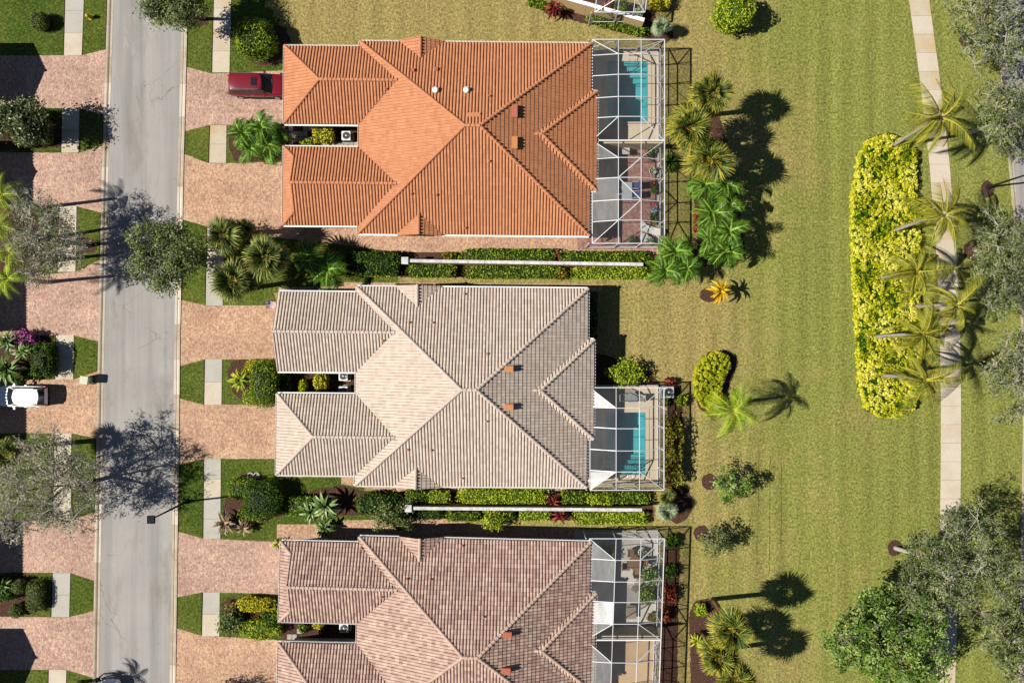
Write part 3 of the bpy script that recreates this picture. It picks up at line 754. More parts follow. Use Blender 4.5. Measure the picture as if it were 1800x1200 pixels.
    # openings: garage doors to the street, windows on the long sides
    for y0, y1, ty in wings:
        ym = (y0 + y1) / 2; x = left_x + 0.62
        gd = MB(); gd.box(x - 0.05, x - 0.005, ym - 2.4, ym + 2.4, 0.03, 2.25)
        gdo = gd.build('garage_door', M['white'], root)
        for i in range(4):
            for j in range(4): MB().box(x - 0.075, x - 0.052, ym - 2.3 + j * 1.16, ym - 1.22 + j * 1.16, 0.1 + i * 0.54, 0.56 + i * 0.54).build('door_panel', M['white'], gdo)
    if not cheap:
        for sy in (1, -1):
            y = sy * (half_d - 0.62)
            for xw, w, zz in ((-8.6, 0.9, 1.2), (-4.5, 1.3, 0.9), (0.2, 1.6, 0.9), (6.1, 1.9, 0.9)):
                wn_ = MB().box(xw - w / 2, xw + w / 2, min(y, y + sy * 0.03), max(y, y + sy * 0.03), zz, 2.3).build('window', M['glass'], root)
                fr = MB()
                for xx in (xw - w / 2 - 0.04, xw, xw + w / 2 + 0.04): fr.box(xx - 0.03, xx + 0.03, min(y, y + sy * 0.06), max(y, y + sy * 0.06), zz - 0.05, 2.35)
                fr.box(xw - w / 2 - 0.07, xw + w / 2 + 0.07, min(y, y + sy * 0.09), max(y, y + sy * 0.09), zz - 0.1, zz - 0.03)
                fr.build('window_frame', M['white'], wn_)
        for xd in (-1.3, 4.2, -6.2): pass
    return root, B
def on_roof(h, px, py):
    """plan position (house frame) and height of the roof point seen at a photo pixel"""
    root, B = h; z = 4.5
    inv = Matrix.Rotation(-root.rotation_euler.z, 3, 'Z')
    for _ in range(12):
        x, y = G(px, py, z); p = inv @ Vector((x - root.location.x, y - root.location.y, 0)); z = max(EAVE, roof_z(B, p.x, p.y))
    return p.x, p.y, z
def vent_box(h, px, py, L, Wd, H, mat, along='y'):
    x, y, z = on_roof(h, px, py); mb = MB()
    lx, ly = (Wd, L) if along == 'y' else (L, Wd)
    mb.box(x - lx / 2, x + lx / 2, y - ly / 2, y + ly / 2, z - 0.15, z + H)
    return mb.build('roof_vent', mat, h[0], bevel=0.04)
def vent_pipe(h, px, py, mat, rad=0.07, H=0.3):
    x, y, z = on_roof(h, px, py)
    mb = MB().lathe((x, y, z), [(rad * 1.9, -0.05), (rad * 1.5, 0.07), (rad, 0.09), (rad, H), (rad * 0.7, H)], 10)
    return mb.build('vent_pipe', mat, h[0])
def vent_round(h, px, py):
    x, y, z = on_roof(h, px, py)
    return MB().lathe((x, y, z), [(0.14, -0.1), (0.14, 0.18), (0.24, 0.2), (0.26, 0.3), (0.2, 0.4), (0.05, 0.44)], 16).build('turbine_vent', M['white'], h[0], smooth=True)

WY = [(1.15, 7.8), (-7.45, -0.8)]
c1 = G(834.5, 243.5, EAVE); c2 = G(829, 680, EAVE); c3 = G(831, 1122, EAVE)
H1 = make_house('tiled_house', None, c1[0], c1[1], R(-0.55), (M['tile1'], M['cap1']), 8.06, [(1.12, 7.62, 'hip'), (-7.4, -0.85, 'dutch')], -16.05, seed=1)
H2 = make_house('tiled_house', None, c2[0], c2[1], R(-0.5), (M['tile2'], M['cap2']), 8.33, [(1.2, 7.85, 'gable'), (-7.5, -0.72, 'hip')], -16.35, seed=2)
H3 = make_house('tiled_house', None, c3[0], c3[1], R(-1.35), (M['tile3'], M['cap3']), 8.33, [(1.1, 7.8, 'dutch'), (-7.5, -0.72, 'hip')], -16.3, seed=3, walls=M['stuccow'])
tag(H1[0], 'villa with orange terracotta tile roof, the topmost of the three villas', 'house', 'tile-roofed villas east of the street')
tag(H2[0], 'villa with pale cream tile roof between the orange and the pinkish one', 'house', 'tile-roofed villas east of the street')
tag(H3[0], 'villa with pinkish blended tile roof at the bottom edge', 'house', 'tile-roofed villas east of the street')
for x, y in ((726, 125), (767, 123)): vent_box(H1, x, y, 0.3, 0.35, 0.28, M['ventred'])
for x, y in ((905, 197), (905, 252)): vent_box(H1, x, y, 1.0, 0.5, 0.3, M['ventred'] if y < 200 else M['ventorange'])
vent_box(H1, 832, 203, 1.2, 0.4, 0.14, M['cap1'], 'x')
for x, y in ((766, 160), (820, 160)): vent_round(H1, x, y)
for x, y in ((860, 170), (724, 341), (768, 343), (860, 284), (680, 157), (818, 401)): vent_pipe(H1, x, y, M['ventred'])
for x, y in ((895, 648), (895, 715)): vent_box(H2, x, y, 0.5, 0.75, 0.35, M['ventorange'])
for x, y in ((719, 567), (760, 567), (816, 517), (716, 790), (758, 791), (856, 622), (855, 740), (812, 840), (673, 599)): vent_pipe(H2, x, y, M['ventorange'])
for x, y in ((892, 1113), (890, 1176)): vent_box(H3, x, y, 0.5, 0.75, 0.38, M['ventred'])
for x, y in ((716, 1016), (757, 1017), (813, 958), (850, 1083), (671, 1048), (636, 963)): vent_pipe(H3, x, y, M['ventred'])

# villas across the street: only their shadows reach into the picture
def far_house(cy_px, wings, seed, label, lx):
    cxw = (lx - 900) / 20 - 16.3
    h = make_house('tiled_house', None, cxw, (600 - cy_px) / 20, PI, (M['tile_left'], M['tile_left']), 8.33, wings, -16.3, cheap=True, bump=False, seed=seed)
    tag(h[0], label, 'house', 'villas west of the street')
far_house(222, [(-6.9, -1.9, 'gable'), (1.7, 7.3, 'dutch')], 11, 'villa beyond the left edge whose gable shadow falls on the upper driveways', -2)
far_house(640, [(1.6, 8.0, 'hip'), (-7.6, -2.6, 'hip')], 12, 'villa beyond the left edge beside the parked white car', -14)
far_house(1060, [(-7.0, -1.0, 'hip'), (2.6, 7.9, 'gable')], 13, 'villa beyond the left edge beside the round topiary bushes', -20)
# ------------------------------------------------------------------ pools, decks, screen enclosures
def pool(x0, x1, y0, y1, steps_at, label):
    root = empty('swimming_pool', ((x0 + x1) / 2, (y0 + y1) / 2, 0)); ox, oy = root.location.x, root.location.y
    tag(root, label, 'pool', 'screened swimming pools')
    X0, X1, Y0, Y1 = x0 - ox, x1 - ox, y0 - oy, y1 - oy; D = -1.35
    mb = MB(); mb.add([(X0, Y0, D), (X1, Y0, D), (X1, Y1, D), (X0, Y1, D)], [(0, 1, 2, 3)])
    V = [(X0, Y0, D), (X1, Y0, D), (X1, Y1, D), (X0, Y1, D), (X0, Y0, 0.05), (X1, Y0, 0.05), (X1, Y1, 0.05), (X0, Y1, 0.05)]
    mb.add(V, [(0, 4, 5, 1), (1, 5, 6, 2), (2, 6, 7, 3), (3, 7, 4, 0)])
    mb.build('basin', M['plaster'], root)
    for i in range(4):                                 # entry steps
        d = 0.32; w = 0.35 + 0.42 * (3 - i)
        if steps_at == 'T': MB().box(X0 + 0.01, X1 - 0.01, Y1 - w, Y1 - 0.005, D + 0.002 * i + d * i - 0.3, D + d * (i + 0.9)).build('step', M['plaster'], root)
        else: MB().box(X0 + 0.01, X1 - 0.01, Y0 + 0.005, Y0 + w, D + 0.002 * i + d * i - 0.3, D + d * (i + 0.9)).build('step', M['plaster'], root)
    b = MB()
    for q in ((X0, X0 + 0.012, Y0, Y1), (X1 - 0.012, X1, Y0, Y1), (X0 + 0.012, X1 - 0.012, Y0, Y0 + 0.012), (X0 + 0.012, X1 - 0.012, Y1 - 0.012, Y1)): b.box(*q, -0.2, 0.04)
    b.build('waterline_tile', M['pooltile'], root)
    sheet('water', [rect(X0 + 0.014, X1 - 0.014, Y0 + 0.014, Y1 - 0.014)], M['water'], -0.04, root)
    cp = MB(); c = 0.3; z0, z1 = 0.0, 0.075
    cp.box(X0 - c, X0 + 0.02, Y0 - c, Y1 + c, z0, z1); cp.box(X1 - 0.02, X1 + c, Y0 - c, Y1 + c, z0, z1)
    cp.box(X0 + 0.02, X1 - 0.02, Y0 - c, Y0 + 0.02, z0, z1); cp.box(X0 + 0.02, X1 - 0.02, Y1 - 0.02, Y1 + c, z0, z1)
    cp.build('coping', M['deck'], root)
    # hand rail by the steps
    xr = X0 + 1.9; ye = Y1 if steps_at == 'T' else Y0; s = 1 if steps_at == 'T' else -1
    for dx in (0, 0.45):
        MB().tube([(xr + dx, ye + s * 0.5, 0.05), (xr + dx, ye + s * 0.45, 0.75), (xr + dx, ye + s * 0.2, 0.9), (xr + dx, ye - s * 0.35, 0.75), (xr + dx, ye - s * 0.75, 0.1), (xr + dx, ye - s * 0.8, -0.5)], 0.03, 6).build('handrail', M['steel'], root, smooth=True)
    return root
P1 = pool(*POOLS[0], 'T', 'teal swimming pool under the screen cage of the orange-roofed villa')
P2 = pool(*POOLS[1], 'B', 'teal swimming pool under the screen cage of the cream-roofed villa')
def around(outer, hole):
    x0, x1, y0, y1 = outer; a0, a1, b0, b1 = hole
    return [rect(x0, a0, y0, y1), rect(a1, x1, y0, y1), rect(a0, a1, y0, b0), rect(a0, a1, b1, y1)]
def gpx(px, py): return (px - 900) / 20, (600 - py) / 20
dk = lambda px0, px1, py0, py1: ((px0 - 900) / 20, (px1 - 900) / 20, (600 - py1) / 20, (600 - py0) / 20)
hole = lambda p: (p[0] - 0.1, p[1] + 0.1, p[2] - 0.1, p[3] + 0.1)
struct(sheet('pool_deck', around(dk(1015, 1157, 90, 261), hole(POOLS[0])), M['deck'], 0.03))
struct(sheet('patio', [rect(*dk(1015, 1157, 264, 439))], M['paver2'], 0.03))
struct(sheet('pool_deck', around(dk(1015, 1157, 676, 851), hole(POOLS[1])), M['deck'], 0.03))
struct(sheet('patio', [rect(*dk(1010, 1157, 931, 1098))], M['deck3'], 0.03))
struct(sheet('pool_deck', [rect(*dk(1010, 1150, 1103, 1320))], M['deck2'], 0.03))
struct(sheet('equipment_pad', [rect(*dk(1156, 1172, 210, 220))], M['paver'], 0.026)); struct(sheet('equipment_pad', [rect(*dk(1156, 1174, 714, 728))], M['paver'], 0.026))
struct(sheet('equipment_pad', [rect(*dk(1148, 1168, 1050, 1060))], M['paver'], 0.026)); struct(sheet('equipment_pad', [rect(*dk(1146, 1160, 1135, 1152))], M['paver'], 0.026))

def cage(label, outer, sections, kx, house_x, pale=(), zig=(), zw=2.9, zk=3.85, skew=0.0, walls='TRB', mid=True):
    """screened enclosure. outer: photo px (x0,x1,y0,y1) of the top rail; sections: list of (ya, yb, [cross rows]); kx: knuckle columns"""
    x0, x1, y0, y1 = outer
    root = empty('screen_enclosure', (*G((x0 + x1) / 2, (y0 + y1) / 2), 0)); org = Vector(root.location)
    tag(root, label, 'screen cage', 'white framed pool cages')
    sk = lambda x, y: x + skew * (y - y0)
    def T(x, y): return Vector((*G(sk(x, y), y, zw), zw)) - org
    def K(x, y): return Vector((*G(sk(x, y), y, zk), zk)) - org
    def Gd(x, y): p = T(x, y); return Vector((p.x, p.y, 0.03))
    def beam(a, b, w=0.048, h=0.09, n='beam'): MB().bar(a, b, w, h).build(n, M['alu'], root)
    def panel(pts, mat='screen', n='screen_panel'):
        MB().add(pts, [tuple(range(len(pts)))]).build(n, M[mat], root)
    up = Vector((0, 0, 0.02))
    # top rail
    for a, b in (((x0, y0), (x1, y0)), ((x0, y1), (x1, y1)), ((x1, y0), (x1, y1)), ((x0, y0), (x0, y1))): beam(T(*a), T(*b), 0.062, 0.12, 'top_rail')
    k0, k1 = kx; np_ = 0
    for si, (ya, yb, rows) in enumerate(sections):
        if si > 0: beam(T(x0, ya), T(x1, ya), 0.11, 0.13, 'gutter_beam')
        ka, kb = rows[0], rows[-1]
        for kxx in (k0, k1):
            beam(K(kxx, ka), K(kxx, kb)); beam(K(kxx, ka), T(kxx, ya)); beam(K(kxx, kb), T(kxx, yb))
        for i, y in enumerate(rows):
            beam(K(k0, y), K(k1, y)); beam(K(k0, y), T(x0, y + (3 if y < 600 else -3)), 0.048, 0.09); beam(K(k1, y), T(x1, y + (4 if y < 600 else -4)))
        for kxx, xx in ((k0, x0), (k1, x1)):
            beam(K(kxx, ka), T(xx, ya)); beam(K(kxx, kb), T(xx, yb))
        # screens: slopes and flat top
        for i in range(len(rows) - 1):
            a, b = rows[i], rows[i + 1]
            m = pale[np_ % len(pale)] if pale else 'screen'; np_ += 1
            panel([T(x0, a), K(k0, a), K(k0, b), T(x0, b)], m)
            panel([K(k0, a), K(k1, a), K(k1, b), K(k0, b)]); panel([K(k1, a), T(x1, a), T(x1, b), K(k1, b)])
        for ka_, ye in ((ka, ya), (kb, yb)):
            panel([K(k0, ka_), K(k1, ka_), T(k1, ye), T(k0, ye)])
            panel([T(x0, ye), T(k0, ye), K(k0, ka_)]); panel([T(x1, ye), K(k1, ka_), T(k1, ye)])
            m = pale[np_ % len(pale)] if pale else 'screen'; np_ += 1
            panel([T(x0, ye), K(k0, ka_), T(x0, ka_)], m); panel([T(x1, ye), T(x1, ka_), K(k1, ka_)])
    for a, b in zig: beam(K(*a), K(*b), 0.06, 0.09, 'brace')
    # walls: posts, chair rail, kick plate, screens
    def wall_run(pts):
        for i, p in enumerate(pts): beam(Gd(*p), T(*p), 0.075, 0.075, 'post')
        for p, q in zip(pts[:-1], pts[1:]):
            a, b = Gd(*p), Gd(*q)
            zc = Vector((0, 0, 0.9))
            beam(a + zc, b + zc, 0.05, 0.05, 'chair_rail'); beam(a + Vector((0, 0, 0.06)), b + Vector((0, 0, 0.06)), 0.05, 0.1, 'base_rail')
            panel([a, b, T(*q), T(*p)], 'screen_wall')
            MB().bar(a + zc, b + Vector((0, 0, zw - 0.1)), 0.03, 0.03).build('brace', M['alu'], root) if (hash(p) % 3 == 0) else None
    if 'R' in walls:
        pts = []
        for si, (ya, yb, rows) in enumerate(sections):
            pts += [(x1, ya)] + [(x1, y) for y in rows]
        wall_run(pts + [(x1, y1)])
    if 'T' in walls: wall_run([(x0 - 6, y0), (k0, y0), (k1, y0), (x1, y0)])
    if 'B' in walls: wall_run([(x0 - 6, y1), (k0, y1), (k1, y1), (x1, y1)])
    return root
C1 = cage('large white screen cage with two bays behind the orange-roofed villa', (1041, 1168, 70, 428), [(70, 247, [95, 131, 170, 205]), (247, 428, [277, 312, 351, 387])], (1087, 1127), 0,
          zig=(((1127, 277), (1087, 312)), ((1087, 312), (1127, 351)), ((1127, 351), (1087, 387))), pale=('screen', 'screen', 'screen', 'screen', 'screen', 'screen', 'screen_sheen', 'screen_sheen', 'screen_sheen'))
C2 = cage('single-bay white screen cage over the pool of the cream-roofed villa', (1037, 1167, 681, 861), [(681, 861, [717, 753, 792, 829])], (1083, 1124), 0, pale=('screen', 'screen', 'screen', 'screen_sheen_white', 'screen_sheen_white'))
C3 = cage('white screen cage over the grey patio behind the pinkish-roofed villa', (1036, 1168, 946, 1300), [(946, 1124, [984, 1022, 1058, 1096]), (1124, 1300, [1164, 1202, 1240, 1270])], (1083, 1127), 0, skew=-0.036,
          pale=('screen_sheen', 'screen', 'screen_sheen_white', 'screen_sheen', 'screen_sheen'), walls='TR')
# dividing privacy walls inside the cages
def wallthing(name, label, a, b, h, t, mat, capm=None, ends=(), group=None, cat='wall'):
    A, B = Vector((*gpx(*a), 0)), Vector((*gpx(*b), 0)); root = empty(name, A, math.atan2(B.y - A.y, B.x - A.x)); L = (B - A).length
    n = max(1, round(L / 6)); 
    for i in range(n): MB().box(L * i / n + 0.006, L * (i + 1) / n - 0.006, -t / 2, t / 2, 0, h).build('wall_panel', mat, root)
    if capm is not None:
        for i in range(n): MB().box(L * i / n + 0.004, L * (i + 1) / n - 0.004, -t / 2 - 0.03, t / 2 + 0.03, h, h + 0.08).build('coping', capm, root, bevel=0.012)
    for e in ends:
        x = 0 if e == 0 else L
        MB().box(x - 0.24, x + 0.24, -0.24, 0.24, 0, h + 0.12).build('pillar', mat, root); MB().box(x - 0.3, x + 0.3, -0.3, 0.3, h + 0.12, h + 0.22).build('pillar_cap', capm or mat, root, bevel=0.02)
    return tag(root, label, cat, group)
wallthing('privacy_wall', 'cream privacy wall dividing the cage behind the orange-roofed villa', (1050, 262), (1156, 262), 2.4, 0.2, M['stucco'], M['stucco'])
wallthing('privacy_wall', 'cream privacy wall dividing the cage behind the pinkish-roofed villa', (1040, 1101), (1150, 1101), 2.4, 0.2, M['stucco'], M['stucco'])
k18 = 1 - 1.8 / CAM_H
def lift(px, py, h): kk = 1 - h / CAM_H; return 900 + (px - 900) * kk, 600 + (py - 600) * kk
wallthing('garden_wall', 'long white-capped garden wall between the orange and cream roofed villas', lift(712, 458, 1.9), lift(1131, 464.5, 1.9), 1.8, 0.22, M['stucco2'], M['cap'], ends=(0,), group='garden walls')
wallthing('garden_wall', 'long white-capped garden wall between the cream and pinkish roofed villas', lift(718, 893, 1.9), lift(1129, 896, 1.9), 1.8, 0.22, M['stucco2'], M['cap'], ends=(0,), group='garden walls')
wallthing('garden_wall', 'peach garden wall slanting across the top edge', lift(930, -22, 2.2), lift(1133, 35, 2.2), 2.1, 0.24, M['stucco2'], M['white'], group='garden walls')
# low end of the two long walls
for (a, b, who) in (((1131, 464.5), (1140, 466), 'orange'), ((1129, 896), (1136, 896.5), 'pinkish')): pass
# corner of the neighbour's cage at the top edge
C0 = cage('corner of a white screen cage cut off by the top edge', (1060, 1148, -90, 22), [(-90, 22, [-60, -30, -5])], (1100, 1128), 0, skew=-0.13, walls='BR')

# ------------------------------------------------------------------ small equipment
def ac_unit(px, py, label, h=0.85, s=0.8, rz=0.0):
    root = empty('air_conditioner', (*gpx(px, py), 0.03), rz); q = s / 2
    MB().box(-q - 0.1, q + 0.1, -q - 0.1, q + 0.1, -0.03, 0.06).build('pad', M['stone'], root)
    MB().box(-q, q, -q, q, 0.06, h).build('casing', M['acgrey'], root, bevel=0.04)
    f = MB()
    for k in range(14):
        z = 0.14 + k * (h - 0.24) / 14
        for sgn in (-1, 1): f.box(-q + 0.06, q - 0.06, sgn * q - 0.006, sgn * q + 0.006, z, z + 0.02); f.box(sgn * q - 0.006, sgn * q + 0.006, -q + 0.06, q - 0.06, z, z + 0.02)
    f.build('side_louvres', M['acdark'], root)
    g = MB().lathe((0, 0, h), [(q * 0.78, 0.003), (q * 0.78, 0.02), (q * 0.72, 0.03)], 24); g.build('fan_well', M['acdark'], root)
    rg = MB()
    for rr_ in (0.2, 0.4, 0.6, 0.76): rg.tube([(q * rr_ * math.cos(2 * PI * k / 20), q * rr_ * math.sin(2 * PI * k / 20), h + 0.045) for k in range(21)], 0.008, 4, cap=False)
    rg.build('fan_guard', M['steel'], root)
    MB().lathe((0, 0, h + 0.03), [(q * 0.16, 0), (q * 0.16, 0.03), (q * 0.05, 0.04)], 14).build('fan_hub', M['acgrey'], root)
    return tag(root, label, 'air conditioner', 'air conditioning units')
ac_unit(612, 243, 'grey air conditioner in the entry court of the orange-roofed villa')
ac_unit(607, 660, 'grey air conditioner at the upper side of the cream villa entry court')
ac_unit(607, 686, 'grey air conditioner at the lower side of the cream villa entry court')
ac_unit(608, 1097, 'grey air conditioner in the entry court of the pinkish villa')
ac_unit(1172, 688, 'white-framed air conditioner outside the corner of the pool cage', s=0.95)

def court_stones(px0, px1, py0, py1, seed, n_x, n_y, skip=0.15):
    root = struct(empty('entry_paving', (*gpx(px0, py0), 0))); ox, oy = root.location.x, root.location.y; rr = random.Random(seed)
    for i in range(n_x):
        for j in range(n_y):
            if rr.random() < skip: continue
            a = px0 + (px1 - px0) * i / n_x; b = px0 + (px1 - px0) * (i + 0.9) / n_x; c = py0 + (py1 - py0) * j / n_y; d = py0 + (py1 - py0) * (j + 0.88) / n_y
            q = [(x - ox, y - oy) for x, y in gp((a, c), (b, c + rr.uniform(-.4, .4)), (b, d), (a, d + rr.uniform(-.4, .4)))]
            MB().prism(q, 0.012, 0.05 + rr.uniform(0, 0.012)).build('stone', M['stone'], root)
court_stones(508, 550, 222, 260, 5, 5, 4); court_stones(555, 630, 250, 262, 6, 9, 1, 0.0); court_stones(505, 540, 1104, 1124, 8, 4, 2, 0.3)

def lamp(bx, by, h, arm, label):
    root = empty('street_lamp', (*gpx(bx, by), 0)); tag(root, label, 'street lamp', 'black street lamps')
    MB().lathe((0, 0, 0), [(0.22, 0.0), (0.22, 0.12), (0.15, 0.2), (0.12, 0.6), (0.1, 0.65)], 12).build('base', M['black'], root)
    MB().tube([(0, 0, 0.5), (0, 0, h * 0.5), (0, 0, h)], [0.095, 0.08, 0.06], 8).build('pole', M['black'], root)
    ax, ay = arm
    MB().tube([(0, 0, h - 0.1), (ax * 0.5, ay * 0.5, h + 0.12), (ax, ay, h + 0.1)], 0.035, 6).build('arm', M['black'], root)
    hd = MB().box(ax - 0.32, ax + 0.32, ay - 0.32, ay + 0.32, h + 0.02, h + 0.2).build('lamp_head', M['black'], root, bevel=0.03)
    MB().box(ax - 0.22, ax + 0.22, ay - 0.22, ay + 0.22, h - 0.02, h + 0.02).build('lens', M['white'], hd)
lamp(329, 881, 6.1, (-0.35, -0.2), 'black street lamp rising from the verge by the round topiary bushes')
lamp(1737, 329, 6.6, (0.4, 0.1), 'black street lamp rising from the lawn beside the far street')
mh = sheet('utility_cover', [gp((1725, 336), (1733, 335), (1734, 343), (1726, 344))], M['acdark'], 0.03); tag(mh, 'small dark square utility cover in the lawn by the lamp', 'utility cover')

# fire hydrant
hy = empty('fire_hydrant', (*gpx(160, 32), 0)); tag(hy, 'yellow fire hydrant on the verge near the upper left', 'fire hydrant')
ym = simple('yellow hydrant paint', S(232, 186, 22), 0.5, 0.4, var=0.1)
MB().lathe((0, 0, 0), [(0.2, 0), (0.2, 0.05), (0.13, 0.07), (0.13, 0.55), (0.17, 0.57), (0.17, 0.62), (0.14, 0.7), (0.07, 0.78)], 14).build('barrel', ym, hy, smooth=True)
MB().lathe((0, 0, 0.78), [(0.04, 0), (0.04, 0.06), (0.02, 0.06)], 6).build('operating_nut', ym, hy)
for a in (0, PI, PI / 2): MB().tube([(0.1 * math.cos(a), 0.1 * math.sin(a), 0.42), (0.24 * math.cos(a), 0.24 * math.sin(a), 0.42)], 0.07, 8).build('outlet', ym, hy)
# wheeled bin by the kerb
bn = empty('wheeled_bin', (*gpx(159, 667), 0.03), R(-6)); tag(bn, 'pale green wheeled bin standing at the driveway edge by the kerb', 'bin')
gm = simple('sage plastic', S(176, 184, 148), 0.6, 0.3, var=0.06); gm2 = simple('sage lid plastic', S(196, 200, 166), 0.55, 0.3, var=0.06)
b = MB(); V = [(-0.26, -0.28, 0.05), (0.26, -0.28, 0.05), (0.26, 0.28, 0.05), (-0.26, 0.28, 0.05), (-0.34, -0.35, 1.0), (0.36, -0.35, 1.0), (0.36, 0.35, 1.0), (-0.34, 0.35, 1.0)]
b.add(V, [(3, 2, 1, 0), (4, 5, 6, 7), (0, 1, 5, 4), (1, 2, 6, 5), (2, 3, 7, 6), (3, 0, 4, 7)]); b.build('body', gm, bn, bevel=0.03)
b = MB(); V = [(-0.4, -0.38, 1.0), (0.38, -0.38, 1.0), (0.38, 0.38, 1.0), (-0.4, 0.38, 1.0), (-0.36, -0.34, 1.06), (0.36, -0.34, 1.13), (0.36, 0.34, 1.13), (-0.36, 0.34, 1.06)]
b.add(V, [(3, 2, 1, 0), (4, 5, 6, 7), (0, 1, 5, 4), (1, 2, 6, 5), (2, 3, 7, 6), (3, 0, 4, 7)]); b.build('lid', gm2, bn)
MB().tube([(0.42, -0.28, 1.02), (0.45, -0.28, 1.05), (0.45, 0.28, 1.05), (0.42, 0.28, 1.02)], 0.02, 6).build('handle', gm, bn)
for s in (-1, 1): MB().tube([(0.3, s * 0.3, 0.13), (0.3, s * 0.36, 0.13)], 0.13, 12).build('wheel', M['dark'], bn)

# flag by the garage of the cream villa
fl = empty('flag', (*gpx(491, 533), 0)); tag(fl, 'small American flag on a pole at the cream villa garage corner', 'flag')
MB().tube([(0.05, 0.35, 1.75), (-0.55, 0.1, 2.35)], 0.015, 6).build('pole', M['white'], fl)
rd = simple('flag red', S(178, 40, 56), 0.8, 0.2, var=0.05); bl = simple('flag blue', S(52, 60, 104), 0.8, 0.2, var=0.05)
fw, fh = 1.25, 0.72
def fpt(u, v): return (-0.5 + 0.62 * u * fw, 0.1 - v * fh * 0.9 + 0.05 * math.sin(5 * u), 2.32 - u * 0.34 - v * 0.3 + 0.04 * math.sin(6 * u + 3 * v))
for i in range(13):
    m = MB(); v0, v1 = i / 13, (i + 1) / 13
    for j in range(6): m.add([fpt(j / 6, v0), fpt((j + 1) / 6, v0), fpt((j + 1) / 6, v1), fpt(j / 6, v1)], [(0, 1, 2, 3)])
    m.build('stripe', rd if i % 2 == 0 else M['white'], fl)
m = MB()
for j in range(3): m.add([tuple(np.array(fpt(0.4 * (j + a) / 3, b2)) + np.array((0, 0, 0.012))) for a, b2 in ((0, 0), (1, 0), (1, 7 / 13), (0, 7 / 13))], [(0, 1, 2, 3)])
cn = m.build('canton', bl, fl); m = MB()
for i in range(5):
    for j in range(6):
        c = np.array(fpt(0.03 + 0.065 * j, 0.05 + 0.105 * i)) + np.array((0, 0, 0.02)); q = 0.011
        m.add([c + np.array((math.sin(k * PI / 5) * (q if k % 2 == 0 else q * 0.4), math.cos(k * PI / 5) * (q if k % 2 == 0 else q * 0.4), 0)) for k in range(10)], [tuple(range(10))])
m.build('stars', M['white'], cn)
# two stone ornaments in the bed of the cream villa
for i, (x, y) in enumerate(((441, 835), (452, 835))):
    o = MB().lathe((*gpx(x, y), 0.012), [(0.3, 0), (0.3, 0.1), (0.26, 0.14), (0.2, 0.14), (0.2, 0.02)], 18).build('ring_planter', M['stone'])
    tag(o, ['left of two pale ring planters in the mulch by the topiary', 'right of two pale ring planters in the mulch by the topiary'][i], 'planter', 'ring planters')

# ------------------------------------------------------------------ furniture and pots in the cages
FURN = simple('pale furniture fabric', S(206, 204, 196), 0.8, 0.2, var=0.08); BLUE = simple('blue cushion', S(62, 84, 134), 0.8, 0.2, var=0.08)
TAUPE = simple('taupe cushion', S(160, 142, 126), 0.8, 0.2, var=0.08); BROWN = simple('wicker', S(136, 104, 78), 0.9, 0.2, var=0.2, scale=30)
TOP = simple('table top', S(190, 196, 200), 0.2, 0.5, var=0.05); CLAY = simple('clay pot', S(170, 110, 80), 0.8, 0.2, var=0.1); TEALP = simple('glazed pot', S(60, 96, 100), 0.3, 0.5, var=0.1)
def chair(px, py, rz, label, fab, frame, h=0.42):
    t = empty('patio_chair', (*gpx(px, py), 0.032), rz); tag(t, label, 'chair', 'patio chairs')
    for x in (-0.27, 0.27):
        for y in (-0.27, 0.27): MB().tube([(x, y, 0), (x, y, h)], 0.02, 6).build('leg', frame, t)
        MB().tube([(x * 1.1, -0.28, h), (x * 1.1, -0.28, h + 0.22), (x * 1.1, 0.26, h + 0.22), (x * 1.1, 0.3, h)], 0.022, 6).build('armrest', frame, t)
    MB().box(-0.29, 0.29, -0.3, 0.28, h, h + 0.09).build('seat', fab, t, bevel=0.03)
    b = MB(); b.add([(-0.29, 0.26, h + 0.05), (0.29, 0.26, h + 0.05), (0.29, 0.42, h + 0.55), (-0.29, 0.42, h + 0.55), (-0.29, 0.33, h + 0.03), (0.29, 0.33, h + 0.03), (0.29, 0.49, h + 0.53), (-0.29, 0.49, h + 0.53)],
                    [(0, 1, 2, 3), (7, 6, 5, 4), (0, 4, 5, 1), (1, 5, 6, 2), (2, 6, 7, 3), (3, 7, 4, 0)]); b.build('backrest', fab, t)
    return t
def table(px, py, rad, label, top=None, h=0.7, square=None):
    t = empty('patio_table', (*gpx(px, py), 0.032)); tag(t, label, 'table', 'patio tables')
    if square: MB().box(-square[0] / 2, square[0] / 2, -square[1] / 2, square[1] / 2, h - 0.04, h).build('table_top', top or TOP, t, bevel=0.01)
    else: MB().lathe((0, 0, h - 0.04), [(rad, 0), (rad, 0.035), (rad * 0.97, 0.04)], 24).build('table_top', top or TOP, t)
    for k in range(4):
        a = PI / 4 + k * PI / 2; q = (rad if not square else min(square) / 2) * 0.75
        MB().tube([(q * 1.1 * math.cos(a), q * 1.1 * math.sin(a), 0), (q * 0.7 * math.cos(a), q * 0.7 * math.sin(a), h - 0.04)], 0.02, 6).build('leg', M['alu'], t)
    return t
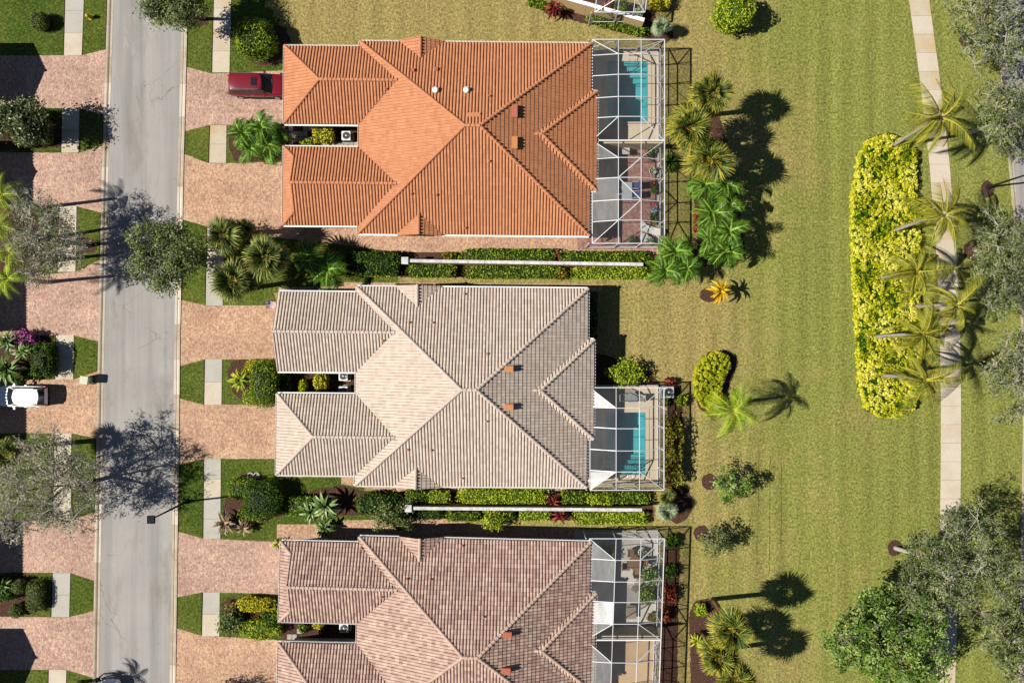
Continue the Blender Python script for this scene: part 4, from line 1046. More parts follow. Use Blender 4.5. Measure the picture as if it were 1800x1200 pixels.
def lounger(px, py, rz, label, fab):
    t = empty('sun_lounger', (*gpx(px, py), 0.032), rz); tag(t, label, 'lounger', 'sun loungers')
    for x in (-0.8, 0.75):
        for y in (-0.28, 0.28): MB().tube([(x, y, 0), (x, y, 0.3)], 0.022, 6).build('leg', M['alu'], t)
    MB().bar((-0.95, -0.3, 0.3), (0.9, -0.3, 0.3), 0.04, 0.05).build('rail', M['alu'], t); MB().bar((-0.95, 0.3, 0.3), (0.9, 0.3, 0.3), 0.04, 0.05).build('rail', M['alu'], t)
    MB().box(-0.95, 0.2, -0.3, 0.3, 0.31, 0.39).build('seat', fab, t, bevel=0.03)
    MB().add([(0.2, -0.3, 0.31), (0.2, 0.3, 0.31), (0.85, 0.3, 0.72), (0.85, -0.3, 0.72), (0.18, -0.3, 0.39), (0.18, 0.3, 0.39), (0.81, 0.3, 0.79), (0.81, -0.3, 0.79)],
             [(0, 1, 2, 3), (7, 6, 5, 4), (0, 4, 5, 1), (1, 5, 6, 2), (2, 6, 7, 3), (3, 7, 4, 0)]).build('backrest', fab, t)
# cream villa
chair(1096, 698, R(90), 'grey-blue patio chair left of the round table by the cream villa pool', FURN, M['alu'])
chair(1122, 699, R(-90), 'grey-blue patio chair right of the round table by the cream villa pool', FURN, M['alu'])
table(1109, 698, 0.5, 'round glass patio table beside the cream villa pool')
# orange villa, lower bay
t = table(1100, 338, 0.8, 'rectangular glass table under the zigzag braces of the orange villa cage', square=(0.9, 1.5))
chair(1115, 328, R(-90), 'blue chair at the upper right of the glass table', BLUE, M['alu']); chair(1115, 344, R(-90), 'blue chair at the lower right of the glass table', BLUE, M['alu'])
chair(1087, 338, R(90), 'blue chair left of the glass table, half in shade', BLUE, M['alu'])
table(1098, 269, 0.55, 'cream square grill cover beside the dividing wall of the orange villa cage', top=FURN, h=0.8, square=(0.65, 0.6))
lounger(1143, 405, R(-20), 'pale sun lounger in the lower right corner of the orange villa cage', FURN)
table(1131, 419, 0.38, 'small round table beside the pale lounger', h=0.5)
chair(1060, 418, R(20), 'brown wicker chair in the shaded lower left of the orange villa cage', BROWN, M['black'])
# pinkish villa
table(1114, 985, 0.6, 'round brass-rimmed table on the grey patio', top=BROWN, h=0.72)
for x, y, a, w in ((1108, 970, 0, 'above'), (1126, 984, -90, 'right of'), (1100, 992, 90, 'left of'), (1117, 1001, 180, 'below')):
    chair(x, y, R(a), f'brown wicker chair {w} the round table on the grey patio', BROWN, M['black'])
lounger(1122, 1020, R(58), 'taupe sun lounger standing askew on the grey patio', TAUPE)
table(1108, 1072, 0.5, 'pale rectangular bench with dark cushion on the grey patio', top=TAUPE, h=0.45, square=(0.9, 1.2))
def pot(px, py, r_, label, pm, mat, kind='shrub', hp=0.4, n=120):
    t = empty('potted_plant', (*gpx(px, py), 0.032)); tag(t, label, 'potted plant', 'potted plants')
    MB().lathe((0, 0, 0), [(r_ * 0.5, 0), (r_ * 0.72, hp * 0.9), (r_ * 0.78, hp), (r_ * 0.62, hp), (r_ * 0.6, hp * 0.85)], 14).build('pot', pm, t, smooth=True)
    P = NP.normal(size=(n, 3)); P /= np.linalg.norm(P, axis=1)[:, None]; P[:, 2] = np.abs(P[:, 2]); N = P.copy()
    P = P * (r_ * NP.uniform(0.4, 1.0, (n, 1))) + np.array((0, 0, hp)); V, F = leaf_quads(P, N, 0.2, 0.09, 0.7)
    obj_np('foliage', V, F, mat, t, tint=NP.rand(len(F)))
def leaf_quads(P, N, L, Wd, jit, rng=NP, lenvar=0.35):
    n = len(P); N = N * (1 - jit) + rng.normal(size=(n, 3)) * jit; N /= np.linalg.norm(N, axis=1)[:, None] + 1e-9
    T = np.cross(N, rng.normal(size=(n, 3))); T /= np.linalg.norm(T, axis=1)[:, None] + 1e-9; Bn = np.cross(N, T)
    l = L * rng.uniform(1 - lenvar, 1 + lenvar, (n, 1)) / 2; w = Wd * rng.uniform(1 - lenvar, 1 + lenvar, (n, 1)) / 2
    V = np.stack([P - T * l, P - Bn * w + N * w * 0.4, P + T * l, P + Bn * w + N * w * 0.4], 1).reshape(-1, 3)
    return V, np.arange(4 * n).reshape(n, 4)
redf = M['redleaf']
pinkf = LM('pink flower petals', (90, 110, 40), (220, 60, 110), (230, 80, 130), (240, 130, 160)); bluef = LM('pale blue flowers', (90, 120, 80), (120, 150, 200), (160, 180, 220), (200, 210, 230)); greenf = M['hedge_dark']
pot(1148, 362, 0.42, 'pot of red flowers on the right side of the orange villa patio', CLAY, pinkf)
pot(1149, 370, 0.4, 'pot of pale blue flowers below the red one', TEALP, bluef)
pot(1148, 380, 0.4, 'dark green potted plant below the blue flowers', TEALP, greenf)
pot(1147, 391, 0.42, 'pot of red and green leaves next to the pale lounger', CLAY, M['redgreen'])
pot(1147, 326, 0.36, 'small clay pot with burgundy leaves by the screen wall', CLAY, redf); pot(1148, 336, 0.4, 'grey-green potted plant by the screen wall', TEALP, greenf)
pot(1140, 273, 0.35, 'potted plant beside the cream dividing wall', CLAY, greenf); pot(1145, 262, 0.6, 'large potted fern in the upper right corner of the paved patio', TEALP, M['pinn'])
pot(1146, 303, 0.42, 'squat grey urn on the paved patio', M['stone'], M['silver'], n=40); pot(1110, 422, 0.4, 'glazed pot at the lower screen of the orange villa cage', TEALP, greenf); pot(1140, 425, 0.42, 'glazed pot in the bottom right corner of the orange villa cage', TEALP, M['agave'])
pot(1128, 968, 0.5, 'white potted plant beside the round patio table', M['white'], M['hedge']); pot(1145, 1082, 0.6, 'potted shrub near the dividing wall of the pinkish villa', CLAY, M['box_olive'])

# ------------------------------------------------------------------ cars
def car(name, label, loc, rz, paint, L=4.9, Wd=1.95, H=1.78, suv=True):
    root = empty(name, loc, rz); tag(root, label, 'car', 'parked cars'); hw = Wd / 2
    # stations along x (front +): z floor, belt height, half width at sill, at belt
    st = [(-L / 2, 0.55, 0.98, 0.80, 0.76), (-L / 2 + 0.1, 0.42, 1.06, 0.90, 0.86), (-L / 2 + 0.5, 0.3, 1.1, 0.97, 0.93), (-1.0, 0.28, 1.1, 1.0, 0.955), (0.2, 0.28, 1.08, 1.0, 0.955), (1.0, 0.28, 1.05, 0.995, 0.94),
          (L / 2 - 0.75, 0.3, 1.0, 0.97, 0.88), (L / 2 - 0.3, 0.36, 0.92, 0.9, 0.8), (L / 2 - 0.06, 0.42, 0.8, 0.78, 0.66), (L / 2, 0.48, 0.7, 0.66, 0.56)]
    V = []; F = []
    for x, z0, zb_, ws, wb in st:
        ws *= hw; wb *= hw; zm = z0 + (zb_ - z0) * 0.55
        half = [(ws * 0.9, z0), (ws, z0 + 0.12), (ws, zm), ((ws + wb) / 2 + 0.012, zb_ - 0.1), (wb, zb_ - 0.02), (wb * 0.86, zb_ + 0.02), (wb * 0.45, zb_ + 0.05), (0.0, zb_ + 0.06)]
        V += [(x, -y, z) for y, z in half] + [(x, y, z) for y, z in half[-2::-1]]
    n = 15
    for i in range(len(st) - 1):
        for k in range(n): k2 = (k + 1) % n; F.append((i * n + k, (i + 1) * n + k, (i + 1) * n + k2, i * n + k2))
    F.append(tuple(range(n))); F.append(tuple((len(st) - 1) * n + k for k in range(n - 1, -1, -1)))
    bo = MB().add(V, F).build('body', paint, root, smooth=True); bo.modifiers.new('round', 'SUBSURF').render_levels = 2
    # greenhouse
    xb0, xb1 = -L / 2 + 0.12, L / 2 - 1.35           # base of cabin, rear and windscreen foot
    xt0, xt1 = -L / 2 + 0.38, L / 2 - 2.1            # roof ends
    if not suv: xt0 += 0.15
    zb2 = 1.08; wb, wt = 0.93 * hw, 0.74 * hw
    xs = [(xb0, zb2, wb * 0.93), (xb1, zb2 - 0.02, wb * 0.95)]
    A = [(xb0, -wb * 0.94, zb2), (xb1, -wb * 0.95, zb2), (xb1, wb * 0.95, zb2), (xb0, wb * 0.94, zb2)]
    Tp = [(xt0, -wt, H - 0.05), (xt1, -wt * 0.97, H - 0.06), (xt1, wt * 0.97, H - 0.06), (xt0, wt, H - 0.05)]
    mb = MB(); mb.add(A + Tp, [(0, 1, 5, 4), (1, 2, 6, 5), (2, 3, 7, 6), (3, 0, 4, 7)]); mb.build('pillars', paint, root)
    # roof skin, crowned
    V = []; nx, ny = 9, 7
    for i in range(nx):
        for j in range(ny):
            u, v = i / (nx - 1), j / (ny - 1) * 2 - 1; x = xt0 - 0.03 + (xt1 - xt0 + 0.05) * u
            e = abs(2 * u - 1); V.append((x + (0.1 if u > 0.5 else -0.06) * (1 - v * v) * e ** 3 - (0.05 if u > 0.5 else -0.09) * e ** 3 * abs(v) ** 3, v * wt * 1.04 * (1 - 0.1 * e ** 5), H - 0.055 * abs(v) ** 2.6 - 0.055 * e ** 4))
    F = [(i * ny + j, (i + 1) * ny + j, (i + 1) * ny + j + 1, i * ny + j + 1) for i in range(nx - 1) for j in range(ny - 1)]
    rf = MB().add(V, F).build('roof', paint, root, smooth=True)
    sh = lambda p, q, t: tuple(p[i] + (q[i] - p[i]) * t for i in range(3))
    def pane(name, a, b, c, d, m=0.08, off=(0, 0, 0), mat=None):
        ctr = [sum(p[i] for p in (a, b, c, d)) / 4 for i in range(3)]
        q = [tuple(sh(p, ctr, m)[i] + off[i] for i in range(3)) for p in (a, b, c, d)]
        return MB().add(q, [(0, 1, 2, 3)]).build(name, mat or M['glass'], root)
    def screen(name, a, b, c, d, bow):               # bowed front or rear glass
        V = []; n = 8
        for j in range(4):
            for i in range(n + 1):
                u = i / n; v = 0.03 + 0.93 * j / 3; lo = sh(a, b, 0.03 + 0.94 * u); hi = sh(d, c, 0.03 + 0.94 * u); q = sh(lo, hi, v); V.append((q[0] + bow * (1 - (2 * u - 1) ** 2) * (1 - 0.35 * v) + 0.012 * (1 if bow > 0 else -1), q[1], q[2] + 0.012))
        return MB().add(V, [(j * (n + 1) + i, j * (n + 1) + i + 1, (j + 1) * (n + 1) + i + 1, (j + 1) * (n + 1) + i) for j in range(3) for i in range(n)]).build(name, M['glass'], root, smooth=True)
    screen('windscreen', A[1], A[2], Tp[2], Tp[1], 0.16); screen('rear_window', A[3], A[0], Tp[0], Tp[3], -0.07)
    MB().add([(xb1 + 0.17, 0, zb2 + 0.005), (xb1 + 0.13, 0.45, zb2), (xb1 + 0.02, wb * 0.93, zb2 - 0.01), (xb1 - 0.1, wb * 0.9, zb2 + 0.02), (xb1 - 0.1, -wb * 0.9, zb2 + 0.02), (xb1 + 0.02, -wb * 0.93, zb2 - 0.01), (xb1 + 0.13, -0.45, zb2)], [(0, 1, 2, 3, 4, 5, 6)]).build('cowl', M['black'], root)
    for yy in (-0.52, 0.52): MB().bar((xb1 + 0.12, yy, 1.075), (L / 2 - 0.4, yy * 0.82, 0.985), 0.02, 0.03).build('hood_crease', paint, root)
    for k in range(5): MB().bar((xt0 + 0.3, (k - 2) * 0.22, H - 0.012), (xt1 - 0.9, (k - 2) * 0.22, H - 0.008), 0.025, 0.03).build('roof_rib', paint, rf)
    for s in (0, 1):
        a, b, c, d = ((A[0], A[1], Tp[1], Tp[0]) if s == 0 else (A[3], A[2], Tp[2], Tp[3])); off = (0, -0.012 if s == 0 else 0.012, 0.006)
        for t0, t1 in ((0.02, 0.3), (0.32, 0.62), (0.64, 0.95)):
            pane('side_window', sh(a, b, t0), sh(a, b, t1), sh(d, c, t1), sh(d, c, t0), 0.1, off)
        ys = (-1 if s == 0 else 1)
        MB().tube([(xt0 + 0.2, ys * wt * 0.93, H - 0.03), (xt0 + 0.25, ys * wt * 0.95, H + 0.05), (xt1 - 0.25, ys * wt * 0.94, H + 0.04), (xt1 - 0.1, ys * wt * 0.9, H - 0.03)], 0.022, 6).build('roof_rail', M['steel'], root)
        MB().box(xb1 - 0.65, xb1 - 0.45, min(ys * hw * 0.95, ys * (hw + 0.2)), max(ys * hw * 0.95, ys * (hw + 0.2)), 1.06, 1.2).build('mirror', paint, root, bevel=0.03)
        for x in (-L / 2 + 0.95, L / 2 - 1.0):
            wh = MB().tube([(x, ys * (hw - 0.22), 0.36), (x, ys * (hw + 0.005), 0.36)], 0.36, 20).build('wheel', M['dark'], root)
            MB().tube([(x, ys * (hw - 0.05), 0.36), (x, ys * (hw + 0.02), 0.36)], 0.24, 16).build('rim', M['steel'], wh)
        MB().box(L / 2 - 0.42, L / 2 - 0.12, min(ys * 0.5, ys * 0.74), max(ys * 0.5, ys * 0.74), 0.74, 0.9).build('headlight', M['white'], root, bevel=0.04)
        MB().box(-L / 2 - 0.02, -L / 2 + 0.18, min(ys * 0.66, ys * 0.86), max(ys * 0.66, ys * 0.86), 0.8, 1.05).build('tail_light', simple('tail light red', (0.3, 0.01, 0.01, 1), 0.3, 0.5, var=0), root, bevel=0.03)
        for xd in (-0.45, 0.55): MB().box(xd - 0.1, xd + 0.1, min(ys * hw * 0.985, ys * (hw + 0.02)), max(ys * hw * 0.985, ys * (hw + 0.02)), 0.88, 0.92).build('door_handle', M['steel'], root)
        MB().box(-L / 2 + 1.45, L / 2 - 1.5, min(ys * (hw - 0.1), ys * (hw + 0.04)), max(ys * (hw - 0.1), ys * (hw + 0.04)), 0.3, 0.38).build('running_board', M['black'], root)
    if suv and H > 1.7: MB().box(xt1 - 0.75, xt1 - 0.28, -0.36, 0.36, H - 0.02, H + 0.012).build('sunroof', M['glass'], rf)
    MB().box(L / 2 - 0.1, L / 2 + 0.04, -0.45, 0.45, 0.5, 0.74).build('grille', M['steel'], root, bevel=0.03)
    MB().box(-L / 2 - 0.06, -L / 2 + 0.14, -0.8, 0.8, 0.45, 0.62).build('rear_bumper', M['black'] if suv else M['white'], root, bevel=0.04)
    wp = MB(); wp.bar((xb1 + 0.05, -0.6, zb2 + 0.02), (xb1 - 0.02, 0.05, zb2 + 0.03), 0.025, 0.02); wp.bar((xb1 + 0.05, 0.0, zb2 + 0.02), (xb1 - 0.02, 0.65, zb2 + 0.03), 0.025, 0.02); wp.build('wipers', M['black'], root)
    return root
def carpaint(name, c):
    t = NT(name); t.fin(c, 0.3, 0.5); t.p.inputs['Coat Weight'].default_value = 0.45; t.p.inputs['Coat Roughness'].default_value = 0.05; return t.m
red = carpaint('dark red car paint', (0.13, 0.003, 0.01, 1)); whitep = carpaint('white car paint', (0.75, 0.76, 0.78, 1))
car('parked_car', 'dark red sport utility car parked nose to the garage of the orange villa', (*gpx(459, 155), 0.02), R(-0.5), red, 5.1, 1.98, 1.85)
car('parked_car', 'white compact utility car parked on the driveway at the left edge', (*gpx(47, 695), 0.02), R(180), whitep, 4.5, 1.84, 1.66)
car('parked_car', 'white-roofed car at the bottom edge beside the standing person', (*gpx(203, 1232), 0.01), R(92), whitep, 4.4, 1.8, 1.5, suv=False)

# ------------------------------------------------------------------ the person at the bottom edge
def person(px, py, face, label):
    root = empty('person', (*gpx(px, py), 0.02), face); tag(root, label, 'person')
    J = {}; E = []
    def j(n, p, r_, par=None):
        J[n] = (len(J), p, r_)
        if par: E.append((J[par][0], J[n][0]))
    j('pelvis', (0, 0, 0.95), (0.15, 0.11)); j('waist', (0, 0, 1.1), (0.14, 0.1), 'pelvis'); j('chest', (0, 0.01, 1.3), (0.17, 0.11), 'waist'); j('neck0', (0, 0, 1.45), (0.09, 0.08), 'chest')
    j('neck', (0, 0.01, 1.52), (0.055, 0.055), 'neck0'); j('jaw', (0, 0.04, 1.59), (0.07, 0.085), 'neck'); j('head', (0, 0.03, 1.68), (0.078, 0.098), 'jaw'); j('crown', (0, 0.02, 1.74), (0.06, 0.075), 'head'); j('nose', (0, 0.135, 1.63), (0.014, 0.02), 'jaw')
    for s, q in ((-1, 'l'), (1, 'r')):
        j('hip' + q, (s * 0.1, 0, 0.88), (0.09, 0.1), 'pelvis'); j('knee' + q, (s * 0.13, 0.02, 0.5), (0.06, 0.065), 'hip' + q); j('calf' + q, (s * 0.135, -0.01, 0.34), (0.055, 0.06), 'knee' + q)
        j('ankle' + q, (s * 0.14, -0.01, 0.09), (0.04, 0.045), 'calf' + q); j('toe' + q, (s * 0.16, 0.17, 0.04), (0.042, 0.03), 'ankle' + q)
        j('sh' + q, (s * 0.2, 0, 1.41), (0.062, 0.06), 'neck0'); j('el' + q, (s * 0.27, 0.03, 1.14), (0.043, 0.043), 'sh' + q); j('wr' + q, (s * 0.14, 0.26, 1.1), (0.028, 0.03), 'el' + q)
        j('palm' + q, (s * 0.1, 0.33, 1.11), (0.034, 0.02), 'wr' + q)
        for k in range(4): j(f'f{k}' + q, (s * (0.115 - 0.022 * k), 0.385, 1.115), (0.0095, 0.0095), 'palm' + q); j(f'g{k}' + q, (s * (0.1 - 0.02 * k), 0.41 - 0.006 * abs(k - 1.5), 1.09), (0.008, 0.008), f'f{k}' + q)
        j('t0' + q, (s * 0.065, 0.34, 1.13), (0.011, 0.011), 'palm' + q); j('t1' + q, (s * 0.04, 0.37, 1.14), (0.009, 0.009), 't0' + q)
        j('ear' + q, (s * 0.085, 0.02, 1.65), (0.012, 0.022), 'head')
    me = bpy.data.meshes.new('body'); me.from_pydata([v[1] for v in J.values()], E, []); me.update()
    o = link(bpy.data.objects.new('body', me), root)
    o.modifiers.new('skin', 'SKIN'); sv = me.skin_vertices[0].data
    for i, v in enumerate(J.values()): sv[i].radius = v[2]; sv[i].use_root = (i == 0)
    o.modifiers.new('sub', 'SUBSURF').levels = 2; o.modifiers['sub'].render_levels = 2
    t = NT('person skin and dark clothes'); sp = t.n.new('ShaderNodeSeparateXYZ'); t.l.new(t.tc, sp.inputs[0])
    c = t.ramp(t.math('DIVIDE', sp.outputs[2], 2.0), [(0.0, (0.03, 0.03, 0.035, 1)), (0.045, (0.022, 0.024, 0.032, 1)), (0.48, (0.03, 0.032, 0.04, 1)), (0.74, (0.42, 0.25, 0.17, 1))], 'CONSTANT'); t.fin(c, 0.8, 0.2); me.materials.append(t.m)
    MB().lathe((0, 0.02, 1.68), [(0.088, 0.0), (0.094, 0.04), (0.085, 0.09), (0.05, 0.12), (0.01, 0.13)], 16, sy=1.18).build('hair', M['dark'], root, smooth=True)
    return root
person(183, 1186, R(-70), 'person in dark clothes standing by the kerb at the bottom edge')
ctl = MB().box(-0.1, 0.1, -0.05, 0.05, 0, 0.05).build('remote_controller', M['acgrey'], None, bevel=0.015)
fx, fy = gpx(183, 1186); ctl.location = (fx + 0.38 * math.sin(R(70)), fy + 0.38 * math.cos(R(70)), 1.15); ctl.rotation_euler = (0, 0, R(-70)); tag(ctl, 'small grey controller held by the standing person', 'controller')
# ------------------------------------------------------------------ planting: builders
def cube_dirs(n, rng, w):
    f = rng.choice(5, n, p=np.array(w) / sum(w)); a = rng.uniform(-1, 1, (n, 2)); P = np.empty((n, 3))
    for k, (ax, s) in enumerate(((2, 1), (0, 1), (0, -1), (1, 1), (1, -1))):
        m = f == k; o = [i for i in range(3) if i != ax]; P[m, ax] = s; P[m, o[0]] = a[m, 0]; P[m, o[1]] = a[m, 1]
    return P
def core_mesh(rx, ry, rz, p, k=0.86, n=7):
    V = []; F = []
    for ax, s in ((2, 1), (0, 1), (0, -1), (1, 1), (1, -1)):
        b = len(V); o = [i for i in range(3) if i != ax]
        for i in range(n + 1):
            for j in range(n + 1):
                q = np.zeros(3); q[ax] = s; q[o[0]] = 2 * i / n - 1; q[o[1]] = 2 * j / n - 1
                q = q / (np.abs(q) ** p).sum() ** (1 / p); V.append(q * np.array((rx, ry, rz)) * k)
        F += [(b + i * (n + 1) + j, b + (i + 1) * (n + 1) + j, b + (i + 1) * (n + 1) + j + 1, b + i * (n + 1) + j + 1) for i in range(n) for j in range(n)]
    return np.array(V), np.array(F)
LAB = set()
def shrub(name, label, cat, px, py, rx, ry, h, mat, p=2.3, rot=0.0, leaf=0.15, dens=105, rough=0.08, group=None, z0=0.0, open_=False, seed=None):
    """clipped or loose bush; px,py,rx,ry: outline in the photo; p: 2 = ball, 6 = box"""
    rng = np.random.RandomState(seed if seed is not None else int(px * 31 + py) % 99991)
    k = (1 - 0.6 * h / CAM_H) / 20; x, y = (px - 900) * k, (600 - py) * k; RX, RY, RZ = rx * k, ry * k, h / 2
    ar = 4 * RX * RY + 2 * (RX + RY) * h * 1.2; n = int(ar * dens)
    D = cube_dirs(n, rng, (4 * RX * RY, 2 * RY * h, 2 * RY * h, 2 * RX * h, 2 * RX * h)); D /= ((np.abs(D) ** p).sum(1) ** (1 / p))[:, None]
    lump = 1 + rough * (np.sin(D[:, 0] * 5.1 + rng.rand() * 6) * np.sin(D[:, 1] * 4.3 + rng.rand() * 6) + 0.6 * np.sin(D[:, 0] * 11 + D[:, 2] * 9 + rng.rand() * 6))
    sc = rng.uniform(0.86 if not open_ else 0.55, 1.03, n) * lump
    P = D * sc[:, None] * np.array((RX, RY, RZ)); N = D * np.array((1 / RX, 1 / RY, 1 / RZ)); N /= np.linalg.norm(N, axis=1)[:, None]
    V, F = leaf_quads(P, N * 0.75 + np.array((0, 0, 0.25)), leaf * 1.25, leaf * 0.75, 0.4, rng); T = 0.12 + rng.rand(len(F)) * 0.85
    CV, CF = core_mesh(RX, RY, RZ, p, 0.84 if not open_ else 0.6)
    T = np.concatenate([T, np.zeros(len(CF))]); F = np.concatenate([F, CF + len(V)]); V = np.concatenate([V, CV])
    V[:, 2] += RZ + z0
    o = obj_np(name, V, F, mat, None, tint=T); o.location = (x, y, 0); o.rotation_euler = (0, 0, rot)
    return tag(o, label, cat, group)
def inside(poly, X, Y):
    c = np.zeros(len(X), bool); n = len(poly)
    for i in range(n):
        x1, y1 = poly[i]; x2, y2 = poly[(i + 1) % n]
        m = ((y1 > Y) != (y2 > Y)) & (X < (x2 - x1) * (Y - y1) / (y2 - y1 + 1e-12) + x1); c ^= m
    return c
def edge_dist(poly, X, Y):
    d = np.full(len(X), 1e9); n = len(poly)
    for i in range(n):
        a = np.array(poly[i]); b = np.array(poly[(i + 1) % n]); ab = b - a
        t = np.clip(((X - a[0]) * ab[0] + (Y - a[1]) * ab[1]) / (ab @ ab), 0, 1); d = np.minimum(d, np.hypot(X - a[0] - t * ab[0], Y - a[1] - t * ab[1]))
    return d
def bed(name, label, cat, poly_px, h, mat, clumps, per, leaf, seed, clump_r=0.16, kind=None, hv=0.25, holes=()):
    rng = np.random.RandomState(seed); poly = [G(x, y, h * 0.9) for x, y in poly_px]
    pa = np.array(poly); lo, hi = pa.min(0), pa.max(0); n = int((hi - lo).prod() * clumps)
    X = rng.uniform(lo[0], hi[0], n); Y = rng.uniform(lo[1], hi[1], n); m = inside(poly, X, Y); X, Y = X[m], Y[m]; d = edge_dist(poly, X, Y)
    top = h * (1 - np.exp(-d / 0.12) * 0.25) + hv * (rng.rand(len(X)) - 0.7); tone = 0.35 + 0.45 * rng.rand(len(X))
    tone += 0.42 * np.sin(X * 1.3 + seed + 0.8 * np.sin(Y * 0.9)) * np.sin(Y * 1.1 + 1 + np.sin(X * 1.7)) - 0.04
    # sides
    for i in range(len(poly)):
        a = np.array(poly[i]); b = np.array(poly[(i + 1) % len(poly)]); k = int(np.hypot(*(b - a)) * h * clumps * 0.7); t = rng.rand(k)
        X = np.append(X, a[0] + (b[0] - a[0]) * t); Y = np.append(Y, a[1] + (b[1] - a[1]) * t); top = np.append(top, rng.uniform(0.1, h * 0.8, k)); tone = np.append(tone, 0.3 + 0.4 * rng.rand(k))
    C = np.stack([X, Y, top], 1); ctr = pa.mean(0)
    P = np.repeat(C, per, 0); T = np.repeat(tone, per) + rng.normal(size=len(P)) * 0.16
    ang = rng.rand(len(P)) * 2 * PI; rad = clump_r * (0.35 + 0.65 * rng.rand(len(P)))
    off = np.stack([np.cos(ang) * rad, np.sin(ang) * rad, rng.normal(size=len(P)) * 0.05], 1); N = off * 1.2 + np.array((0, 0, 0.16)); N /= np.linalg.norm(N, axis=1)[:, None]
    V, F = leaf_quads(P + off, N, leaf * 1.3, leaf * 0.8, 0.25, rng)
    c = [(ctr[0] + (x - ctr[0]) * 0.97, ctr[1] + (y - ctr[1]) * 0.985) for x, y in poly]
    nb = len(c); CV = np.array([(x, y, z) for z in (0.0, h * 0.72) for x, y in c])
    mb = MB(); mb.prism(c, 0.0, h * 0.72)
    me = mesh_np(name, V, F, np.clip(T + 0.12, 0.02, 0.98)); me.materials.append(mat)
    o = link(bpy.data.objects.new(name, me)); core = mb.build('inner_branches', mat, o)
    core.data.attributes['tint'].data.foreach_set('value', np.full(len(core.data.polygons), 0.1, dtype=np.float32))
    return tag(o, label, cat, None, kind)
def tree(label, base, crown, hc, rx, ry, rz, mat, bark, seed, tips=170, per=60, leaf=(0.22, 0.11), spread=0.3, ht=None, name='tree', group='shade trees', twigs=2, lean=True, trunk_r=0.16):
    """crown: photo px of the crown centre at height hc; rx, ry in photo px"""
    rng = np.random.RandomState(seed); k = (1 - hc / CAM_H) / 20
    root = empty(name, (*gpx(*base), 0)); tag(root, label, 'tree', group)
    org = np.array((root.location.x, root.location.y, 0)); C = np.array((*G(crown[0], crown[1], hc), hc)) - org; Rr = np.array((rx * k, ry * k, rz))
    def pts(n, lo, hi):
        D = rng.normal(size=(n, 3)); D /= np.linalg.norm(D, axis=1)[:, None]; r_ = rng.uniform(lo ** 2.2, hi ** 2.2, n) ** (1 / 2.2)
        lob = 1 + 0.16 * np.sin(3 * np.arctan2(D[:, 1], D[:, 0]) + seed) + 0.1 * np.sin(5 * np.arctan2(D[:, 1], D[:, 0]) + 2 * seed)
        D[:, 2] = D[:, 2] * 0.9 + 0.1; return C + D * (r_ * lob)[:, None] * Rr
    prim = pts(7, 0.35, 0.55); sec = pts(30, 0.5, 0.85); tip = pts(tips, 0.45, 1.0)
    mb = MB(); fork = C * 0.45; fork[2] = max(1.2, (C[2] - Rr[2]) * 0.75)
    mb.tube([(0, 0, -0.05), tuple(fork * 0.5 + np.array((0.06, 0.03, 0))), tuple(fork)], [trunk_r * 1.25, trunk_r, trunk_r * 0.85], 8)
    for p_ in prim: mb.tube([tuple(fork), tuple(fork * 0.5 + p_ * 0.5 + rng.normal(size=3) * 0.15), tuple(p_)], [trunk_r * 0.5, trunk_r * 0.36, trunk_r * 0.25], 5, cap=False)
    for s_ in sec:
        p_ = prim[np.argmin(((prim - s_) ** 2).sum(1))]; mb.tube([tuple(p_), tuple(p_ * 0.5 + s_ * 0.5 + rng.normal(size=3) * 0.12), tuple(s_)], [trunk_r * 0.22, trunk_r * 0.16, trunk_r * 0.1], 4, cap=False)
    src = np.empty_like(tip)
    for i, t_ in enumerate(tip):
        s_ = sec[np.argmin(((sec - t_) ** 2).sum(1))]; src[i] = s_; mb.tube([tuple(s_), tuple(s_ * 0.5 + t_ * 0.5 + rng.normal(size=3) * 0.1), tuple(t_)], [0.03, 0.02, 0.01], 3, cap=False)
        d = t_ - s_; d /= np.linalg.norm(d) + 1e-6
        for _ in range(twigs):
            q = t_ + d * 0.3 + rng.normal(size=3) * spread * 0.8; mb.tube([tuple(t_ - d * 0.2), tuple(q)], [0.014, 0.006], 3, cap=False)
    mb.build('trunk', bark, root)
    n = tips * per; Pc = np.repeat(tip, per, 0); D = rng.normal(size=(n, 3)); P = Pc + D * spread * np.array((1, 1, 0.7)); out = P - C; out /= np.linalg.norm(out, axis=1)[:, None]
    N = np.array((0, 0, 1.0)) * 0.9 + D * 0.25 + out * 0.2; N /= np.linalg.norm(N, axis=1)[:, None]
    V, F = leaf_quads(P, N, leaf[0], leaf[1], 0.3, rng); T = np.repeat(rng.rand(tips) * 0.62, per) + rng.rand(n) * 0.38
    obj_np('crown', V, F, mat, root, tint=T)
    return root
